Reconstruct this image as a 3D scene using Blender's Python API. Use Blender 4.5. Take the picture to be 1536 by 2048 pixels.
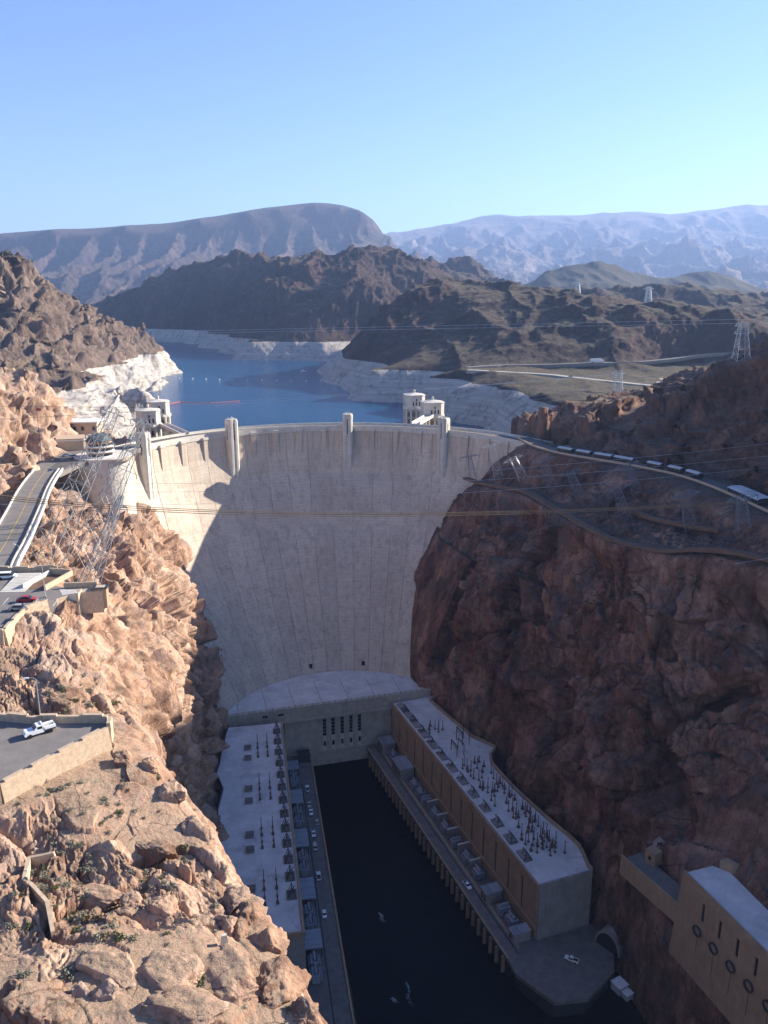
import bpy, bmesh, math, random
import numpy as np
from mathutils import Vector, Matrix

# ------------------------------------------------------------------ camera, sky, sun, exposure
scene = bpy.context.scene
for o in list(bpy.data.objects):
    bpy.data.objects.remove(o)
COL = scene.collection
cam_d = bpy.data.cameras.new('camera')
cam = bpy.data.objects.new('camera', cam_d)
COL.objects.link(cam)
cam.location = (0, 0, 85)
cam.rotation_euler = (math.radians(90 - 14.8), 0, 0)
cam_d.sensor_fit = 'VERTICAL'
cam_d.sensor_height = 36
cam_d.lens = 36 * 1600 / 2048
cam_d.clip_start = 1
cam_d.clip_end = 80000
scene.camera = cam

SUN_AZ, SUN_EL = math.radians(64), math.radians(23.7)      # azimuth from +Y towards +X
world = bpy.data.worlds.new('World')
scene.world = world
world.use_nodes = True
wn = world.node_tree
sky = wn.nodes.new('ShaderNodeTexSky')
sky.sky_type = 'NISHITA'
sky.sun_disc = False
sky.sun_elevation = SUN_EL
sky.sun_rotation = SUN_AZ
sky.altitude = 400
sky.air_density = 1.0
sky.dust_density = 0.1
sky.ozone_density = 3.2
bg = wn.nodes['Background']
bg.inputs['Strength'].default_value = 0.077
hsv = wn.nodes.new('ShaderNodeHueSaturation')
hsv.inputs['Hue'].default_value = 0.514
hsv.inputs['Saturation'].default_value = 1.1
wn.links.new(sky.outputs[0], hsv.inputs['Color'])
wn.links.new(hsv.outputs[0], bg.inputs[0])
sun_d = bpy.data.lights.new('sun', 'SUN')
sun_d.energy = 5.0
sun_d.angle = math.radians(0.5)
sun_d.color = (1.0, 0.92, 0.79)
sun = bpy.data.objects.new('sun', sun_d)
COL.objects.link(sun)
sdir = Vector((math.sin(SUN_AZ) * math.cos(SUN_EL), math.cos(SUN_AZ) * math.cos(SUN_EL), math.sin(SUN_EL)))
sun.rotation_euler = sdir.to_track_quat('Z', 'Y').to_euler()
sun.location = (300, 200, 300)
vs = scene.view_settings
vs.view_transform = 'Standard'
vs.look = 'None'
vs.gamma = 1
vs.use_curve_mapping = False
vs.exposure = 1.55
scene.render.engine = 'CYCLES'
cy = scene.cycles
cy.max_bounces = 6
cy.diffuse_bounces = 3
cy.glossy_bounces = 2
cy.transmission_bounces = 2
cy.volume_bounces = 0
cy.transparent_max_bounces = 6
cy.use_denoising = True
cy.sample_clamp_indirect = 5
random.seed(7)
R = math.radians

# ------------------------------------------------------------------ helpers
def link(o, parent=None):
    COL.objects.link(o)
    if parent is not None:
        o.parent = parent
    return o

def tag(o, label=None, cat=None, group=None, kind=None):
    if label: o['label'] = label
    if cat: o['category'] = cat
    if group: o['group'] = group
    if kind: o['kind'] = kind
    return o

def thing(name, label, cat, loc=(0, 0, 0), rz=0.0, group=None):
    o = bpy.data.objects.new(name, None)
    o.empty_display_size = 0.5
    o.location = loc
    o.rotation_euler = (0, 0, rz)
    link(o)
    return tag(o, label, cat, group)

def dup(root, label=None, loc=None, rz=None, group=None, parent=None):
    c = root.copy()
    COL.objects.link(c)
    if parent is not None: c.parent = parent
    if loc is not None: c.location = loc
    if rz is not None: c.rotation_euler = (0, 0, rz)
    if label: c['label'] = label
    if group: c['group'] = group
    for ch in list(root.children):
        dup(ch, parent=c)
    return c

class MB:
    """collects simple shapes, builds ONE mesh object"""
    def __init__(s):
        s.v = []; s.f = []; s.m = []
    def add(s, vs_, fs, mi=0):
        n = len(s.v)
        s.v += [tuple(p) for p in vs_]
        s.f += [tuple(i + n for i in f) for f in fs]
        s.m += [mi] * len(fs)
        return s
    def box(s, x0, x1, y0, y1, z0, z1, mi=0):
        return s.add([(x0, y0, z0), (x1, y0, z0), (x1, y1, z0), (x0, y1, z0), (x0, y0, z1), (x1, y0, z1), (x1, y1, z1), (x0, y1, z1)],
                     [(0, 3, 2, 1), (4, 5, 6, 7), (0, 1, 5, 4), (1, 2, 6, 5), (2, 3, 7, 6), (3, 0, 4, 7)], mi)
    def prism(s, poly, z0, z1, mi=0, top=None):
        """poly: plan outline ccw; z0/z1 numbers or per-vertex lists; top: other plan outline for the top"""
        n = len(poly); t = top or poly
        a = z0 if isinstance(z0, (list, tuple)) else [z0] * n
        b = z1 if isinstance(z1, (list, tuple)) else [z1] * n
        vs_ = [(p[0], p[1], a[i]) for i, p in enumerate(poly)] + [(p[0], p[1], b[i]) for i, p in enumerate(t)]
        fs = [tuple(reversed(range(n))), tuple(range(n, 2 * n))]
        fs += [(i, (i + 1) % n, n + (i + 1) % n, n + i) for i in range(n)]
        return s.add(vs_, fs, mi)
    def tube(s, pts, r, n=6, mi=0, cap=True):
        pts = [Vector(p) for p in pts]
        rr = r if isinstance(r, (list, tuple)) else [r] * len(pts)
        vs_ = []; fs = []
        for i, p in enumerate(pts):
            d = (pts[min(i + 1, len(pts) - 1)] - pts[max(i - 1, 0)]).normalized()
            u = d.cross(Vector((0, 0, 1)))
            if u.length < 1e-3: u = Vector((1, 0, 0))
            u.normalize(); w = d.cross(u)
            for k in range(n):
                a = 2 * math.pi * k / n
                vs_.append(p + (u * math.cos(a) + w * math.sin(a)) * rr[i])
        for i in range(len(pts) - 1):
            for k in range(n):
                fs.append((i * n + k, i * n + (k + 1) % n, (i + 1) * n + (k + 1) % n, (i + 1) * n + k))
        if cap:
            fs.append(tuple(reversed(range(n)))); fs.append(tuple(range((len(pts) - 1) * n, len(pts) * n)))
        return s.add(vs_, fs, mi)
    def lathe(s, prof, cx=0, cy_=0, n=16, mi=0, a0=0.0):
        vs_ = []; fs = []
        for r, z in prof:
            for k in range(n):
                a = a0 + 2 * math.pi * k / n
                vs_.append((cx + r * math.cos(a), cy_ + r * math.sin(a), z))
        m = len(prof)
        for i in range(m - 1):
            for k in range(n):
                fs.append((i * n + k, i * n + (k + 1) % n, (i + 1) * n + (k + 1) % n, (i + 1) * n + k))
        fs.append(tuple(reversed(range(n)))); fs.append(tuple(range((m - 1) * n, m * n)))
        return s.add(vs_, fs, mi)
    def beam(s, a, b, w, h=None, mi=0):
        """square bar from a to b"""
        h = h or w
        a = Vector(a); b = Vector(b); d = (b - a).normalized()
        u = d.cross(Vector((0, 0, 1)))
        if u.length < 1e-3: u = Vector((1, 0, 0))
        u.normalize(); v = d.cross(u)
        q = [u * (w / 2) + v * (h / 2), u * (-w / 2) + v * (h / 2), u * (-w / 2) - v * (h / 2), u * (w / 2) - v * (h / 2)]
        return s.add([a + k for k in q] + [b + k for k in q], [(3, 2, 1, 0), (4, 5, 6, 7), (0, 1, 5, 4), (1, 2, 6, 5), (2, 3, 7, 6), (3, 0, 4, 7)], mi)
    def build(s, name, mat, parent=None, smooth=False):
        me = bpy.data.meshes.new(name)
        me.from_pydata(s.v, [], s.f)
        mats = mat if isinstance(mat, (list, tuple)) else [mat]
        for m in mats: me.materials.append(m)
        if len(mats) > 1:
            me.polygons.foreach_set('material_index', s.m)
        bm = bmesh.new(); bm.from_mesh(me)
        bmesh.ops.recalc_face_normals(bm, faces=bm.faces)
        bm.to_mesh(me); bm.free()
        if smooth: me.polygons.foreach_set('use_smooth', [True] * len(me.polygons))
        return link(bpy.data.objects.new(name, me), parent)

# ------------------------------------------------------------------ numpy noise
_rng = np.random.RandomState(3)
_PERM = _rng.permutation(256).astype(np.int32)
_PERM = np.concatenate([_PERM, _PERM, _PERM])
_G = _rng.normal(size=(256, 3)).astype(np.float32)
_G /= np.linalg.norm(_G, axis=1)[:, None]
_RV = _rng.rand(256, 3).astype(np.float32)

def _hash(i, j, k):
    return _PERM[_PERM[_PERM[i & 255] + (j & 255)] + (k & 255)]

def perlin(P):
    P = P.astype(np.float32)
    I = np.floor(P).astype(np.int32); F = P - I
    U = F * F * F * (F * (F * 6 - 15) + 10)
    res = 0
    for dx in (0, 1):
        wx = U[:, 0] if dx else 1 - U[:, 0]
        for dy in (0, 1):
            wy = U[:, 1] if dy else 1 - U[:, 1]
            for dz in (0, 1):
                wz = U[:, 2] if dz else 1 - U[:, 2]
                g = _G[_hash(I[:, 0] + dx, I[:, 1] + dy, I[:, 2] + dz)]
                d = g[:, 0] * (F[:, 0] - dx) + g[:, 1] * (F[:, 1] - dy) + g[:, 2] * (F[:, 2] - dz)
                res = res + wx * wy * wz * d
    return res * 1.5

def fbm(P, octs=5, gain=0.5, lac=2.03):
    a = 1.0; s = 0; Q = P.astype(np.float32)
    for o in range(octs):
        s = s + a * perlin(Q); Q = Q * lac + 17.3; a *= gain
    return s

def ridged(P, octs=5, gain=0.5, lac=2.07):
    a = 1.0; s = 0; Q = P.astype(np.float32); w = 1.0
    for o in range(octs):
        n = 1 - np.abs(perlin(Q)) * 1.6
        n = n * n * w; w = np.clip(n * 1.6, 0, 1)
        s = s + a * n; Q = Q * lac + 11.7; a *= gain
    return s - 0.9

def worley(P):
    P = P.astype(np.float32)
    I = np.floor(P).astype(np.int32); F = P - I
    f1 = np.full(len(P), 9.0, np.float32); f2 = f1.copy(); cid = np.zeros(len(P), np.float32)
    for dx in (-1, 0, 1):
        for dy in (-1, 0, 1):
            for dz in (-1, 0, 1):
                h = _hash(I[:, 0] + dx, I[:, 1] + dy, I[:, 2] + dz)
                r = _RV[h]
                d = np.sqrt((dx + r[:, 0] - F[:, 0]) ** 2 + (dy + r[:, 1] - F[:, 1]) ** 2 + (dz + r[:, 2] - F[:, 2]) ** 2)
                c = d < f1
                f2 = np.where(c, f1, np.minimum(f2, d)); f1 = np.where(c, d, f1)
                cid = np.where(c, h / 255.0, cid)
    return f1, f2, cid

def facets(P):
    """broken blocks: each cell of a random partition gets its own tilted face; returns height, joint distance, cell id"""
    P = P.astype(np.float32)
    I = np.floor(P).astype(np.int32); F = P - I
    f1 = np.full(len(P), 9.0, np.float32); f2 = f1.copy(); h1 = np.zeros(len(P), np.int32); off = np.zeros_like(P)
    for dx in (-1, 0, 1):
        for dy in (-1, 0, 1):
            for dz in (-1, 0, 1):
                h = _hash(I[:, 0] + dx, I[:, 1] + dy, I[:, 2] + dz)
                v = F - np.array([dx, dy, dz], np.float32) - _RV[h]
                d = np.sqrt((v * v).sum(1)); c = d < f1
                f2 = np.where(c, f1, np.minimum(f2, d)); f1 = np.where(c, d, f1)
                h1 = np.where(c, h, h1); off = np.where(c[:, None], v, off)
    t = (off * _G[h1]).sum(1) * 1.3 + (_RV[h1, 0] - 0.5) * 0.9 - 0.35 * f1
    return t, f2 - f1, h1 / 255.0

def smooth01(a, b, x):
    t = np.clip((x - a) / (b - a), 0, 1)
    return t * t * (3 - 2 * t)

def grid_mesh(name, G, mat, kind='structure', attr=None):
    """G: (n,m,3) array -> one quad mesh object"""
    n, m, _ = G.shape
    me = bpy.data.meshes.new(name)
    idx = np.arange(n * m).reshape(n, m)
    q = np.stack([idx[:-1, :-1], idx[1:, :-1], idx[1:, 1:], idx[:-1, 1:]], -1).reshape(-1, 4)
    me.vertices.add(n * m)
    me.vertices.foreach_set('co', G.reshape(-1).astype(np.float32))
    me.loops.add(q.size)
    me.loops.foreach_set('vertex_index', q.reshape(-1).astype(np.int32))
    me.polygons.add(len(q))
    me.polygons.foreach_set('loop_start', np.arange(0, q.size, 4, dtype=np.int32))
    me.polygons.foreach_set('loop_total', np.full(len(q), 4, np.int32))
    me.polygons.foreach_set('use_smooth', np.ones(len(q), bool))
    me.update(calc_edges=True)
    me.materials.append(mat)
    if attr is not None:
        a = me.attributes.new('rock_id', 'FLOAT', 'POINT')
        a.data.foreach_set('value', attr.reshape(-1).astype(np.float32))
    o = link(bpy.data.objects.new(name, me))
    if kind: o['kind'] = kind
    return o

def grid_normals(G):
    du = np.gradient(G, axis=0); dv = np.gradient(G, axis=1)
    N = np.cross(du, dv)
    return N / (np.linalg.norm(N, axis=2, keepdims=True) + 1e-9)

def pchip(x, Y, xs):
    """monotone cubic along axis 0"""
    x = np.asarray(x, float); h = np.diff(x)
    sh = (-1,) + (1,) * (Y.ndim - 1)
    d = np.diff(Y, axis=0) / h.reshape(sh)
    m = np.zeros_like(Y)
    w1 = (2 * h[1:] + h[:-1]).reshape(sh); w2 = (h[1:] + 2 * h[:-1]).reshape(sh)
    ok = d[:-1] * d[1:] > 0
    with np.errstate(divide='ignore', invalid='ignore'):
        hm = (w1 + w2) / (w1 / d[:-1] + w2 / d[1:])
    m[1:-1] = np.where(ok, hm, 0)
    m[0] = d[0]; m[-1] = d[-1]
    i = np.clip(np.searchsorted(x, xs, side='right') - 1, 0, len(x) - 2)
    t = ((xs - x[i]) / h[i]).reshape(sh); hh = h[i].reshape(sh)
    return ((2 * t**3 - 3 * t**2 + 1) * Y[i] + (t**3 - 2 * t**2 + t) * hh * m[i]
            + (-2 * t**3 + 3 * t**2) * Y[i + 1] + (t**3 - t**2) * hh * m[i + 1])

def in_poly(X, Y, poly):
    c = np.zeros(X.shape, bool); n = len(poly)
    for i in range(n):
        x1, y1 = poly[i]; x2, y2 = poly[(i + 1) % n]
        k = (y1 > Y) != (y2 > Y)
        with np.errstate(divide='ignore', invalid='ignore'):
            xi = (x2 - x1) * (Y - y1) / (y2 - y1 + 1e-12) + x1
        c ^= k & (X < xi)
    return c

def rbf(ctrl, X, Y):
    """biharmonic-linear interpolation of scattered heights"""
    C_ = np.array(ctrl, float); s = np.abs(C_[:, :2]).max()
    A = C_[:, :2] / s; z = C_[:, 2]
    D = np.sqrt(((A[:, None] - A[None]) ** 2).sum(-1) + 1e-8)
    n = len(A)
    M = np.zeros((n + 3, n + 3)); M[:n, :n] = D; M[:n, n] = 1; M[:n, n + 1:] = A; M[n, :n] = 1; M[n + 1:, :n] = A.T
    M[:n, :n] += np.eye(n) * 1e-6
    w = np.linalg.lstsq(M, np.concatenate([z, [0, 0, 0]]), rcond=None)[0]
    x = X.reshape(-1) / s; y = Y.reshape(-1) / s
    out = w[n] + w[n + 1] * x + w[n + 2] * y
    for i in range(n):
        out += w[i] * np.sqrt((x - A[i, 0]) ** 2 + (y - A[i, 1]) ** 2 + 1e-8)
    return out.reshape(X.shape)

# ------------------------------------------------------------------ materials
class NT:
    def __init__(s, name):
        s.m = bpy.data.materials.new(name); s.m.use_nodes = True
        s.t = s.m.node_tree; s.b = s.t.nodes['Principled BSDF']; s.b.inputs['Specular IOR Level'].default_value = 0.2
        s.geo = None
    def n(s, typ, **kw):
        x = s.t.nodes.new(typ)
        for k, v in kw.items(): setattr(x, k, v)
        return x
    def l(s, a, b): s.t.links.new(a, b)
    def pos(s):
        if s.geo is None: s.geo = s.n('ShaderNodeNewGeometry')
        return s.geo.outputs['Position']
    def obj(s): return s.n('ShaderNodeTexCoord').outputs['Object']
    def scale(s, vec, sc):
        m = s.n('ShaderNodeMapping'); s.l(vec, m.inputs[0]); m.inputs['Scale'].default_value = sc; return m.outputs[0]
    def noise(s, vec, scale, detail=4, rough=0.55, dist=0.0):
        x = s.n('ShaderNodeTexNoise'); s.l(vec, x.inputs['Vector'])
        x.inputs['Scale'].default_value = scale; x.inputs['Detail'].default_value = detail
        x.inputs['Roughness'].default_value = rough; x.inputs['Distortion'].default_value = dist
        return x.outputs[0]
    def voro(s, vec, scale, feature='F1', out='Distance'):
        x = s.n('ShaderNodeTexVoronoi', feature=feature); s.l(vec, x.inputs['Vector']); x.inputs['Scale'].default_value = scale
        return x.outputs[out]
    def ramp(s, fac, stops):
        x = s.n('ShaderNodeValToRGB'); s.l(fac, x.inputs[0]); e = x.color_ramp.elements
        while len(e) < len(stops): e.new(0.5)
        for i, (p, c) in enumerate(stops):
            e[i].position = p; e[i].color = (c, c, c, 1) if isinstance(c, (int, float)) else (*c, 1)
        return x.outputs[0]
    def mix(s, fac, a, b, mode='MIX'):
        x = s.n('ShaderNodeMix', data_type='RGBA', blend_type=mode)
        for v, k in ((fac, 0), (a, 6), (b, 7)):
            if isinstance(v, (int, float)): x.inputs[k].default_value = v
            elif isinstance(v, tuple): x.inputs[k].default_value = (*v, 1)
            else: s.l(v, x.inputs[k])
        return x.outputs[2]
    def math(s, op, a, b=0.0, clamp=False):
        x = s.n('ShaderNodeMath', operation=op, use_clamp=clamp)
        for v, k in ((a, 0), (b, 1)):
            if isinstance(v, (int, float)): x.inputs[k].default_value = v
            else: s.l(v, x.inputs[k])
        return x.outputs[0]
    def maprange(s, v, a, b, c=0.0, d=1.0):
        x = s.n('ShaderNodeMapRange'); s.l(v, x.inputs[0])
        for i, q in enumerate((a, b, c, d)): x.inputs[i + 1].default_value = q
        return x.outputs[0]
    def sep(s, vec):
        x = s.n('ShaderNodeSeparateXYZ'); s.l(vec, x.inputs[0]); return x.outputs
    def bump(s, h, dist=1.0, strength=1.0, prev=None):
        x = s.n('ShaderNodeBump'); s.l(h, x.inputs['Height']); x.inputs['Distance'].default_value = dist
        x.inputs['Strength'].default_value = strength
        if prev is not None: s.l(prev, x.inputs['Normal'])
        return x.outputs[0]
    def done(s, col, rough=0.9, normal=None, spec=0.2, metal=0.0):
        if isinstance(col, tuple): s.b.inputs['Base Color'].default_value = (*col, 1)
        else: s.l(col, s.b.inputs['Base Color'])
        if isinstance(rough, (int, float)): s.b.inputs['Roughness'].default_value = rough
        else: s.l(rough, s.b.inputs['Roughness'])
        s.b.inputs['Specular IOR Level'].default_value = spec
        s.b.inputs['Metallic'].default_value = metal
        if normal is not None: s.l(normal, s.b.inputs['Normal'])
        return s.m

def rock_mat(name, cols, sc, soil=None, soil_slope=(0.72, 0.9), ring=None, scrub=None, streak=0.35, bump=0.6, ids=False, sunlit_patch=None, grey=0.35, cracks=None):
    """cols: dark, mid, light rock colours; sc: size in metres of the main patches"""
    t = NT(name); p = t.pos()
    q = t.scale(p, (1, 1, 0.55))
    n1 = t.noise(q, 1 / sc, 6, 0.6, 0.4)
    n2 = t.noise(q, 6.5 / sc, 5, 0.65)
    f = t.math('ADD', t.math('MULTIPLY', n1, 0.62), t.math('MULTIPLY', n2, 0.38))
    if ids:
        a = t.n('ShaderNodeAttribute', attribute_name='rock_id')
        f = t.math('ADD', f, t.math('MULTIPLY', t.math('SUBTRACT', a.outputs['Fac'], 0.5), 0.22))
    c = t.ramp(f, [(0.36, cols[0]), (0.5, cols[1]), (0.64, cols[2])])
    # vertical streaks of desert varnish
    st = t.noise(t.scale(p, (1, 1, 0.12)), 4.0 / sc, 4, 0.6)
    c = t.mix(t.math('MULTIPLY', t.ramp(st, [(0.48, 0.0), (0.68, 1.0)]), streak), c, tuple(v * 0.45 for v in cols[0]))
    pale = t.noise(q, 2.2 / sc, 5, 0.7, 0.6)
    c = t.mix(t.math('MULTIPLY', t.ramp(pale, [(0.6, 0.0), (0.72, 1.0)]), 0.45), c, tuple(min(v * 1.25, .7) for v in cols[2]))
    gp = t.noise(q, 1.1 / sc, 5, 0.65, 0.8)
    c = t.mix(t.math('MULTIPLY', t.ramp(gp, [(0.52, 0.0), (0.62, 1.0)]), grey), c, tuple(0.75 * (cols[1][0] * 0.5 + cols[1][2] * 0.5) * k for k in (1.0, 0.93, 0.93)))
    up = t.sep(t.geo.outputs['Normal'])[2]
    if soil:
        sl = t.maprange(t.math('ADD', up, t.math('MULTIPLY', t.math('SUBTRACT', n2, 0.5), 0.3)), *soil_slope)
        so = t.mix(t.noise(p, 3 / sc, 5, 0.7), soil, tuple(v * 0.72 for v in soil))
        if scrub:
            sp = t.ramp(t.noise(p, scrub[1], 3, 0.8), [(0.52, 0.0), (0.6, 1.0)])
            so = t.mix(t.math('MULTIPLY', sp, scrub[2]), so, scrub[0])
        c = t.mix(sl, c, so)
    if cracks:
        wv = t.n('ShaderNodeVectorMath', operation='ADD'); t.l(q, wv.inputs[0])
        nv = t.n('ShaderNodeTexNoise'); t.l(p, nv.inputs['Vector']); nv.inputs['Scale'].default_value = 0.25; nv.inputs['Detail'].default_value = 3
        sv = t.n('ShaderNodeVectorMath', operation='SCALE'); t.l(nv.outputs['Color'], sv.inputs[0]); sv.inputs['Scale'].default_value = 3.0; t.l(sv.outputs[0], wv.inputs[1])
        for scl, wd, amt in cracks:
            ve = t.voro(wv.outputs[0], scl, 'DISTANCE_TO_EDGE')
            kk = t.math('MULTIPLY', t.ramp(ve, [(0.0, 1.0), (wd, 0.0)]), t.ramp(t.noise(p, scl * 0.8, 3, 0.6), [(0.45, 0.0), (0.58, amt)]))
            c = t.mix(kk, c, tuple(v * 0.45 for v in cols[0]))
    if ring:
        z = t.sep(p)[2]
        wob = t.math('MULTIPLY', t.math('SUBTRACT', t.noise(p, 0.03, 4, 0.6), 0.5), 2.5)
        k = t.math('LESS_THAN', t.math('ADD', z, wob), ring[0])
        lay = t.noise(t.scale(p, (0.004, 0.004, 0.35)), 1.0, 3, 0.6)
        rc = t.mix(t.ramp(lay, [(0.35, 0.0), (0.65, 1.0)]), ring[1], tuple(v * 0.72 for v in ring[1]))
        rc = t.mix(t.ramp(t.noise(q, 0.09, 6, 0.72), [(0.5, 0.0), (0.63, 0.75)]), rc, ring[2])
        c = t.mix(k, c, rc)
    if sunlit_patch:  # patch of sunlight painted into the rock colour, ragged at its edge
        d = t.n('ShaderNodeVectorMath', operation='DISTANCE'); t.l(t.scale(p, (1, 1, 0.45)), d.inputs[0]); d.inputs[1].default_value = (sunlit_patch[0][0], sunlit_patch[0][1], sunlit_patch[0][2] * 0.45)
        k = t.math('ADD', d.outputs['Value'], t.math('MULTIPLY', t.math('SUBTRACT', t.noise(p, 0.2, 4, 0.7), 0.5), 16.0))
        c = t.mix(t.maprange(k, sunlit_patch[1], sunlit_patch[1] * 0.7), c, sunlit_patch[2])
    b1 = t.bump(t.noise(q, 14 / sc, 6, 0.7), sc * 0.10, bump)
    b2 = t.bump(t.noise(q, 60 / sc, 4, 0.7), sc * 0.02, bump, b1)
    return t.done(c, 0.95, b2, 0.12)

# ------------------------------------------------------------------ terrain
M = {}
RING = (-4.0, (0.54, 0.485, 0.425), (0.22, 0.17, 0.14))
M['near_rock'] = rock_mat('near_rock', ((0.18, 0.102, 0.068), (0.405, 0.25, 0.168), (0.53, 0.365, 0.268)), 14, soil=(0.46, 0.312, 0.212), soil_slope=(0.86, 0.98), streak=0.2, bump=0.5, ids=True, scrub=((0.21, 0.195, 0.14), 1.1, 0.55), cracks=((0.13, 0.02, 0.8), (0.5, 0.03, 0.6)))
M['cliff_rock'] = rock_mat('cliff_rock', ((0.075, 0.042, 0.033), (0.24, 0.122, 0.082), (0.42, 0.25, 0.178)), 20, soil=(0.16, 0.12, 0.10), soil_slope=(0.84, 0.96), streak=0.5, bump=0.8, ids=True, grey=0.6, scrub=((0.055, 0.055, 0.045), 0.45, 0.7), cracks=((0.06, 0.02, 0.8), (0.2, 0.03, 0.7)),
                           sunlit_patch=((64, 500, -97), 9, (0.55, 0.27, 0.15)))  # orange sunlight near the dam, put into the cliff's colour
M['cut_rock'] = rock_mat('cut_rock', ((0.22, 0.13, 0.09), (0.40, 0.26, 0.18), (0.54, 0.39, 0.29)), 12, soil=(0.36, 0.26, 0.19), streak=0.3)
M['hill_rock'] = rock_mat('hill_rock', ((0.075, 0.052, 0.042), (0.16, 0.112, 0.086), (0.26, 0.185, 0.14)), 40, soil=(0.20, 0.15, 0.11), soil_slope=(0.8, 0.95), ring=RING,
                          scrub=((0.07, 0.075, 0.045), 0.12, 0.7), streak=0.3)
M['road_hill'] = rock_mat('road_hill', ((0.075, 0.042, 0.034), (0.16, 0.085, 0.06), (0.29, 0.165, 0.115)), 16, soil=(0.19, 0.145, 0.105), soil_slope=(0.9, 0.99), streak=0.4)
M['dark_hill'] = rock_mat('dark_hill', ((0.026, 0.017, 0.016), (0.055, 0.034, 0.029), (0.10, 0.062, 0.05)), 70, soil=(0.13, 0.10, 0.068), soil_slope=(0.9, 0.975), ring=RING,
                          scrub=((0.05, 0.06, 0.03), 0.09, 0.75), streak=0.3)
M['green_hill'] = rock_mat('green_hill', ((0.045, 0.036, 0.032), (0.075, 0.058, 0.046), (0.11, 0.085, 0.066)), 140, soil=(0.095, 0.08, 0.055), soil_slope=(0.75, 0.92), scrub=((0.05, 0.06, 0.03), 0.05, 0.6), streak=0.2)
M['mesa_rock'] = rock_mat('mesa_rock', ((0.042, 0.03, 0.028), (0.078, 0.055, 0.048), (0.16, 0.11, 0.09)), 320, soil=(0.115, 0.092, 0.072), soil_slope=(0.86, 0.96), streak=0.25)
M['range_rock'] = rock_mat('range_rock', ((0.07, 0.05, 0.043), (0.13, 0.095, 0.08), (0.30, 0.22, 0.18)), 700, soil=(0.24, 0.19, 0.14), soil_slope=(0.9, 0.97), streak=0.2)
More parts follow.
